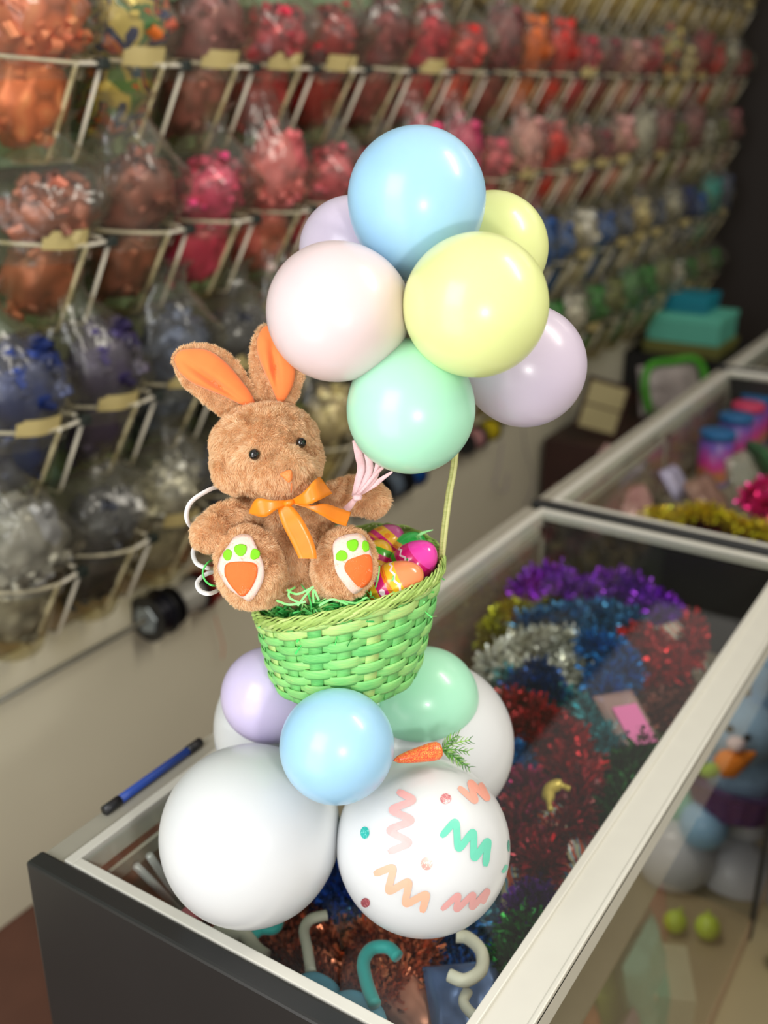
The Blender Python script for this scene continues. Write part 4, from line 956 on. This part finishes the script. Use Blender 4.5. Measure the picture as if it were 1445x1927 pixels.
V, Fc = fuse(ar, .0028, 5); arm_r = fur('arm', V, Fc, m_fur, bun)
ll = MB(); ell(ll, 468, 1068, 1.035, 62, 78, 40, 8); ell(ll, 490, 1085, 1.05, 46, 58, 56, 0); ell(ll, 515, 1085, 1.08, 44, 50, 46, 0)
V, Fc = fuse(ll, .003, 4); leg_l = fur('leg', V, Fc, m_fur, bun, comb=(0, 0, -.2)); lb = bvh(V, Fc)
lr = MB(); ell(lr, 650, 1060, 1.035, 55, 68, 40, -6); ell(lr, 634, 1072, 1.05, 46, 52, 52, 0); ell(lr, 615, 1080, 1.085, 40, 46, 42, 0)
V, Fc = fuse(lr, .003, 4); leg_r = fur('leg', V, Fc, m_fur, bun, comb=(0, 0, -.2)); rb_ = bvh(V, Fc)
# foot pads (crop at 300,600 scale 2.89)
def w(pts): return [(300 + a / 2.89, 600 + b / 2.89) for a, b in pts]
m_pad = mat('pad_cloth', (240, 208, 196), .7, var=.05, scale=300, bump=.3); m_gr = mat('felt_green', (126, 214, 20), .75, var=.06, scale=200, bump=.3); m_or = mat('felt_orange', (252, 112, 44), .75, var=.06, scale=200, bump=.3)
def foot(leg, bv, pad, toes, heel):
    decal_poly('foot_pad', bv, w(pad), .0036, m_pad, leg, 8, 5, .0006)
    for t_ in toes: decal_poly('toe_print', bv, w(t_), .0043, m_gr, leg, 5, 4, .0005)
    decal_poly('heel_print', bv, w(heel), .0043, m_or, leg, 7, 5, .0005)
foot(leg_l, lb, [(425, 1190), (490, 1185), (520, 1235), (562, 1345), (555, 1430), (500, 1520), (460, 1510), (385, 1455), (335, 1370), (345, 1300), (390, 1230)],
     [[(380, 1258), (402, 1270), (398, 1305), (378, 1316), (362, 1300), (364, 1275)], [(445, 1232), (475, 1242), (472, 1275), (446, 1295), (420, 1275), (418, 1245)], [(515, 1255), (540, 1270), (538, 1298), (512, 1312), (495, 1300), (498, 1270)]],
     [(385, 1328), (450, 1320), (515, 1330), (532, 1365), (510, 1440), (462, 1498), (420, 1470), (378, 1410), (367, 1360)])
foot(leg_r, rb_, [(1000, 1190), (1080, 1180), (1115, 1215), (1140, 1300), (1135, 1400), (1100, 1450), (1055, 1482), (1010, 1440), (965, 1370), (953, 1290), (953, 1225)],
     [[(988, 1263), (1012, 1270), (1022, 1295), (1005, 1316), (970, 1312), (966, 1285)], [(1050, 1210), (1072, 1218), (1070, 1250), (1050, 1270), (1025, 1255), (1020, 1222)], [(1105, 1215), (1122, 1232), (1124, 1262), (1105, 1270), (1093, 1250), (1095, 1222)]],
     [(1060, 1298), (1110, 1284), (1137, 1300), (1138, 1390), (1115, 1435), (1080, 1450), (1040, 1410), (1008, 1360), (1018, 1320)])
# eyes, nose, mouth
m_eye = mat('eye_black', (14, 13, 13), .06, var=0, coat=.8)
for (u, v, r) in ((480, 855, 11), (563, 835, 10)):
    c = cast(hb, u, v, .003); t = proj(c)[2]; R = r / F * t; mbx = MB(); n_ = ICO3
    mbx.add((n_[0] * R + np.array(c[:])).tolist(), n_[1]); eo = mbx.build('eye', m_eye, head)
nm = MB(); s_ = w([(655, 845), (690, 825), (718, 822), (724, 855), (718, 880), (700, 890), (680, 870)])
c = cast(hb, 539, 895, .004); t0 = proj(c)[2]; V, Fc = pillow(s_, t0, .0035, .003, 6, 4); mk('nose', V, Fc, mat('nose_thread', (252, 142, 74), .5, var=.1, scale=500, bump=.5), head)
mt_ = [cast(hb, u, v, .0045) for u, v in ((547, 906), (547, 914), (546, 921))]
MB().tube([m_ for m_ in mt_ if m_], .0007, 6).build('mouth_stitch', mat('stitch_orange', (238, 130, 70), .6), head)
# ears
def ear(outer, inner, t_in, tilt, fold, foldamp=.0085):
    """outer furred cushion, orange lining set into a slightly cupped front"""
    def tf(u, v): return t_in + tilt(u, v)
    V, Fc = pillow(outer, t_in, .005, .011, 9, 5, tfun=tf)
    e = fur('ear', V, Fc, m_fur, bun, length=.0048, comb=(0, 0, -.1), lie=.9)
    (x0, y0), (x1, y1) = fold; d = np.array([x1 - x0, y1 - y0]); Ld = np.linalg.norm(d); d = d / Ld; nn = np.array([-d[1], d[0]])
    def cr(q, dep):
        a = (q[:2] - np.array([x0, y0])) @ d / Ld; b = (q[:2] - np.array([x0, y0])) @ nn
        k = max(0, 1 - abs(a - .5) * 1.7); return foldamp * k * math.exp(-(b / 7) ** 2) * dep - .004 * k * dep * math.exp(-((b - 18) / 12) ** 2)
    V, Fc = pillow(inner, t_in, .0075, .001, 12, 6, tfun=lambda u, v: tf(u, v) - .0058, crease=cr)
    mk('ear_lining', V, Fc, m_orplush, e); return e
ear([(455, 800), (425, 788), (385, 757), (345, 722), (328, 690), (325, 668), (343, 654), (375, 648), (412, 656), (447, 684), (470, 718), (490, 770)],
    [(333, 692), (329, 672), (345, 658), (388, 658), (425, 682), (455, 717), (473, 742), (482, 768), (460, 764), (420, 745), (368, 724), (345, 708)],
    1.07, lambda u, v: (455 - u) * -.00008, [(345, 680), (468, 765)])
ear([(478, 765), (474, 720), (471, 672), (480, 632), (498, 611), (520, 618), (547, 648), (562, 690), (570, 706), (562, 740), (545, 770), (510, 775)],
    [(524, 758), (508, 722), (490, 682), (483, 648), (492, 620), (508, 614), (530, 640), (548, 680), (556, 700), (550, 728), (534, 756)],
    1.075, lambda u, v: 0, [(510, 640), (524, 745)])
# bow tied round the neck
m_sat = mat('orange_satin', (248, 138, 28), .34, var=.2, scale=45, coat=.1)
bow = MB().build
kn = P(543, 947, .998)
be = None
def satin(name, L_, R_, parent, n=8, depth=None):
    A = [P(*p) for p in [tuple(q) for q in spline([(*w([(a, b)])[0], t) for a, b, t in L_], n)]]; B = [P(*p) for p in [tuple(q) for q in spline([(*w([(a, b)])[0], t) for a, b, t in R_], n)]]
    mb = MB(); band(mb, A, B, 5); return mb.build(name, m_sat, parent, solid=.0007)
nk = MB(); V, Fc = pillow(w([(690, 985), (725, 980), (735, 1000), (715, 1018), (680, 1020), (672, 1000)]), .998, .006, .006, 5, 4)
knot = mk('neck_bow', V, Fc, m_sat, bun)
# left loop front and back
satin('bow_loop', [(700, 985, 1.0), (620, 988, .99), (530, 978, .99), (490, 1040, 1.0)], [(700, 1012, 1.0), (640, 1035, .992), (570, 1078, .99), (486, 1058, 1.0)], knot)
satin('bow_loop', [(700, 990, 1.01), (600, 1000, 1.02), (530, 985, 1.015), (490, 1045, 1.002)], [(700, 1010, 1.01), (620, 1030, 1.02), (560, 1060, 1.015), (486, 1060, 1.002)], knot)
satin('bow_loop', [(715, 985, 1.0), (780, 945, .985), (840, 880, .985), (872, 858, 1.0)], [(725, 1003, 1.0), (800, 1012, .985), (870, 985, .985), (940, 948, 1.0)], knot)
satin('bow_loop', [(715, 990, 1.01), (770, 970, 1.02), (830, 925, 1.02), (874, 862, 1.002)], [(722, 1003, 1.01), (800, 1010, 1.02), (870, 985, 1.02), (940, 950, 1.002)], knot)
satin('bow_tail', [(735, 990, .998), (820, 1015, .996), (900, 1005, 1.0), (980, 1030, 1.012), (1042, 1052, 1.02)], [(715, 1005, .998), (800, 1028, .996), (880, 1068, 1.0), (950, 1108, 1.01), (1015, 1128, 1.018)], knot)
satin('bow_tail', [(700, 1000, .998), (765, 1070, .995), (825, 1180, .998), (850, 1255, 1.0), (855, 1305, 1.0)], [(640, 1025, .998), (665, 1110, .995), (720, 1220, .998), (750, 1285, 1.0), (757, 1303, 1.0)], knot)

# ================================================================== RIBBONS
m_prib = mat('pink_ribbon', (240, 200, 204), .35, var=.15, scale=400); m_wrib = mat('white_ribbon', (240, 240, 240), .25, var=.03); m_grib = mat('green_ribbon', (96, 216, 110), .3)
pr = empty('balloon_ribbons', P(668, 940, 1.04), 'bundle of pale pink ribbons from the balloons to the raised paw', 'ribbon')
for (pts, wd) in (([(668, 935, 1.04), (676, 905, 1.035), (682, 880, 1.03), (676, 855, 1.02), (670, 828, 1.01)], [10, 13, 15, 13, 11]), ([(672, 934, 1.04), (688, 905, 1.03), (696, 880, 1.02), (690, 850, 1.01)], [5, 9, 10, 9]),
                  ([(675, 932, 1.04), (698, 908, 1.03), (708, 890, 1.02), (712, 870, 1.01)], [5, 8, 9, 8]), ([(677, 930, 1.04), (705, 912, 1.03), (720, 900, 1.02), (738, 888, 1.01)], [5, 7, 6, 3]), ([(676, 928, 1.035), (690, 912, 1.03), (706, 893, 1.02), (722, 878, 1.0)], [3, 5, 5, 4])):
    mb = MB(); px_band(mb, pts, [x * 1.35 for x in wd]); mb.build('ribbon_strand', m_prib, pr, solid=.0004)
mb = MB(); px_band(mb, [(678, 930, 1.035), (668, 940, 1.032), (658, 952, 1.036), (650, 960, 1.045)], [13, 9, 13, 14]); mb.build('ribbon_end', m_prib, pr, solid=.0004)
mb = MB(); V, Fc = pillow([(664, 932), (678, 932), (680, 940), (666, 943)], 1.03, .003, .003, 4, 4); mk('ribbon_knot', V, Fc, m_prib, pr)
def curl(pts, wd, m, lab, name='curling_ribbon'):
    mb = MB(); s = spline(pts, 10); Wp = [P(*p) for p in s]; A = []; B = []; k = len(Wp)
    for i, p in enumerate(Wp):
        f_ = i / (k - 1); d = (Wp[min(i + 1, k - 1)] - Wp[max(i - 1, 0)]).normalized(); sd = d.cross(DV).normalized() * .8 + DV * .5
        A.append(p + sd * wd / 2); B.append(p - sd * wd / 2)
    band(mb, A, B, 3); return tag(mb.build(name, m, None, loc=Wp[0], solid=.0003), lab, 'ribbon')
curl([(420, 914, 1.08), (395, 921, 1.06), (362, 942, 1.05), (351, 965, 1.05), (355, 985, 1.055), (372, 1002, 1.07), (385, 1012, 1.09), (372, 1022, 1.09), (363, 1040, 1.08), (370, 1060, 1.06), (390, 1069, 1.05), (408, 1070, 1.07)], .0052, m_wrib, 'shiny white curling ribbon hanging behind the left arm of the bunny')
curl([(412, 1073, 1.07), (385, 1082, 1.06), (371, 1097, 1.05), (377, 1112, 1.04), (395, 1117, 1.04), (415, 1108, 1.06)], .0052, m_wrib, 'lowest loop of white curling ribbon beside the left foot of the bunny')
curl([(412, 1050, 1.07), (392, 1058, 1.05), (382, 1075, 1.045), (386, 1092, 1.045), (400, 1102, 1.04), (418, 1100, 1.06)], .0022, m_grib, 'thin green curling ribbon looped beside the left foot of the bunny')

# ================================================================== SECOND ARRANGEMENT (stands on the customer side, seen in the front glass)
def Q(u, v, t):
    p = P(u, v, t); p.y = 2 * (YF + .001) - p.y; return p
SG = 'parts of the second balloon arrangement'
def qb(u, v, t, r, m, lab, floor=False):
    c = Q(u, v, t); R = r / F * t
    if floor: c.z = R
    return balloon(c, R, Q(1340, 1590, 2.5), m, lab, 'balloons of the reflected arrangement', 1.08)
qb(1385, 1650, 2.52, 76, MBL['white'], 'large white balloon of the second arrangement standing on the floor')
qb(1270, 1605, 2.50, 74, MBL['white'], 'large white confetti balloon of the second arrangement on the floor')
qb(1325, 1552, 2.42, 46, MBL['blue'], 'blue balloon of the second arrangement on the floor')
qb(1280, 1505, 2.50, 42, MBL['mint'], 'mint balloon of the second arrangement on the floor')
qb(1405, 1540, 2.52, 45, MBL['white'], 'small white balloon of the second arrangement on the floor')
qb(1278, 1680, 2.3, 22, mat('latex_lime', (176, 204, 50), .3), 'small lime balloon in front of the second arrangement', True)
qb(1335, 1722, 2.3, 24, mat('latex_lime2', (176, 204, 50), .3), 'second small lime balloon in front of the second arrangement', True)
c0_ = Q(1385, 1505, 2.45); c1_ = c0_ + Vector((0, 0, .09))
S2 = basket_surface(c0_, c1_, .1, .13, 0, 0, Vector((1, 0, 0)), Vector((0, 1, 0)))
build_basket(S2, c0_, 'purple woven basket of the second arrangement', basket_mat('purple_bamboo', [(60, 30, 90), (96, 60, 130), (120, 70, 120), (150, 80, 110)]), basket_mat('purple_rim', [(60, 40, 90), (90, 60, 120), (110, 80, 130), (140, 90, 120)]), rows=8)
pl = empty('plush_bunny', c1_ - Vector((0, 0, .03)), 'light blue plush bunny of the second arrangement hugging a carrot', 'plush toy')
m_bp = mat('blue_plush', (160, 196, 224), .8, var=.15, scale=40, bump=.5, sheen=.4)
def qell(cn, r): 
    V, Fc = ICO3; return (V * np.array(r) + np.array(cn[:])), Fc
for nmx, (u, v, t), r in (('head', (1390, 1375, 2.36), (.085, .085, .08)), ('torso', (1395, 1450, 2.42), (.085, .08, .085)), ('ear', (1440, 1290, 2.34), (.03, .03, .09)), ('ear', (1365, 1300, 2.36), (.03, .03, .08))):
    V, Fc = qell(Q(u, v, t), r); mk(nmx, V, Fc, m_bp, pl)
for (u, v) in ((1373, 1372), (1406, 1388)):
    V, Fc = qell(Q(u, v, 2.25), (.009, .009, .009)); mk('eye', V, Fc, m_eye, pl)
V, Fc = qell(Q(1385, 1400, 2.24), (.02, .02, .016)); mk('muzzle', V, Fc, mat('plush_white', (236, 214, 214), .8), pl)
cq = Q(1350, 1445, 2.25); cq2 = Q(1415, 1420, 2.25)
crt = empty('carrot_plush', (cq + cq2) / 2, 'orange plush carrot held by the light blue bunny', 'carrot')
dq = (cq2 - cq); MB().lathe(cq, dq, [(0, .001), (.002, .022), (dq.length * .3, .032), (dq.length * .7, .02), (dq.length * 1.1, .004), (dq.length * 1.12, .0005)], 20).build('root', mat('carrot_felt', (250, 140, 30), .7), crt)
MB().lathe(cq - dq.normalized() * .03, dq, [(-.01, .001), (0, .014), (.02, .018), (.032, .008)], 12).build('leaf_tuft', mat('carrot_leaf', (160, 200, 60), .7), crt)

# ================================================================== LIGHT
def area(name, loc, target, size, power, color=(1, 1, 1), sy=None):
    l = bpy.data.lights.new(name, 'AREA'); l.energy = power; l.color = color; l.size = size
    if sy: l.shape = 'RECTANGLE'; l.size_y = sy
    o = bpy.data.objects.new(name, l); COL.objects.link(o); o.location = loc
    o.rotation_euler = (Vector(target) - Vector(loc)).to_track_quat('-Z', 'Y').to_euler(); return o
TGT = P(720, 1000, 1.05)
area('flash_lamp', EYE + RV * .22 - UV_ * .20 - DV * .05, TGT, .07, 5.2, (1, .985, .95))
area('window_light', EYE + RV * -1.3 + Vector((0, 0, .75)) - HV * .5, TGT + Vector((.3, .2, 0)), 1.1, 33, (.96, .98, 1.0), 1.3)
area('side_fill', EYE + RV * -.9 - UV_ * .55 + DV * .1, TGT + Vector((.2, .3, -.1)), .9, 8.5, (1, .98, .96), 1.2)  # added low-left fill that evens out balloon shading, not a real window
area('ceiling_lamp', Vector((1.6, -.6, 2.9)), (1.8, .9, .6), .25, 26, (1, .93, .80), 1.0)
area('ceiling_lamp', Vector((3.2, -.2, 2.9)), (3.2, 1.2, .6), .25, 3, (1, .92, .78), .8)
wd = bpy.data.worlds.new('world'); scene.world = wd; wd.use_nodes = True
wd.node_tree.nodes['Background'].inputs[0].default_value = (1.0, .94, .85, 1); wd.node_tree.nodes['Background'].inputs[1].default_value = .56
scene.view_settings.view_transform = 'Standard'; scene.view_settings.look = 'None'; scene.view_settings.gamma = 1; scene.view_settings.use_curve_mapping = False
scene.view_settings.exposure = 0.0
scene.cycles.transparent_max_bounces = 32
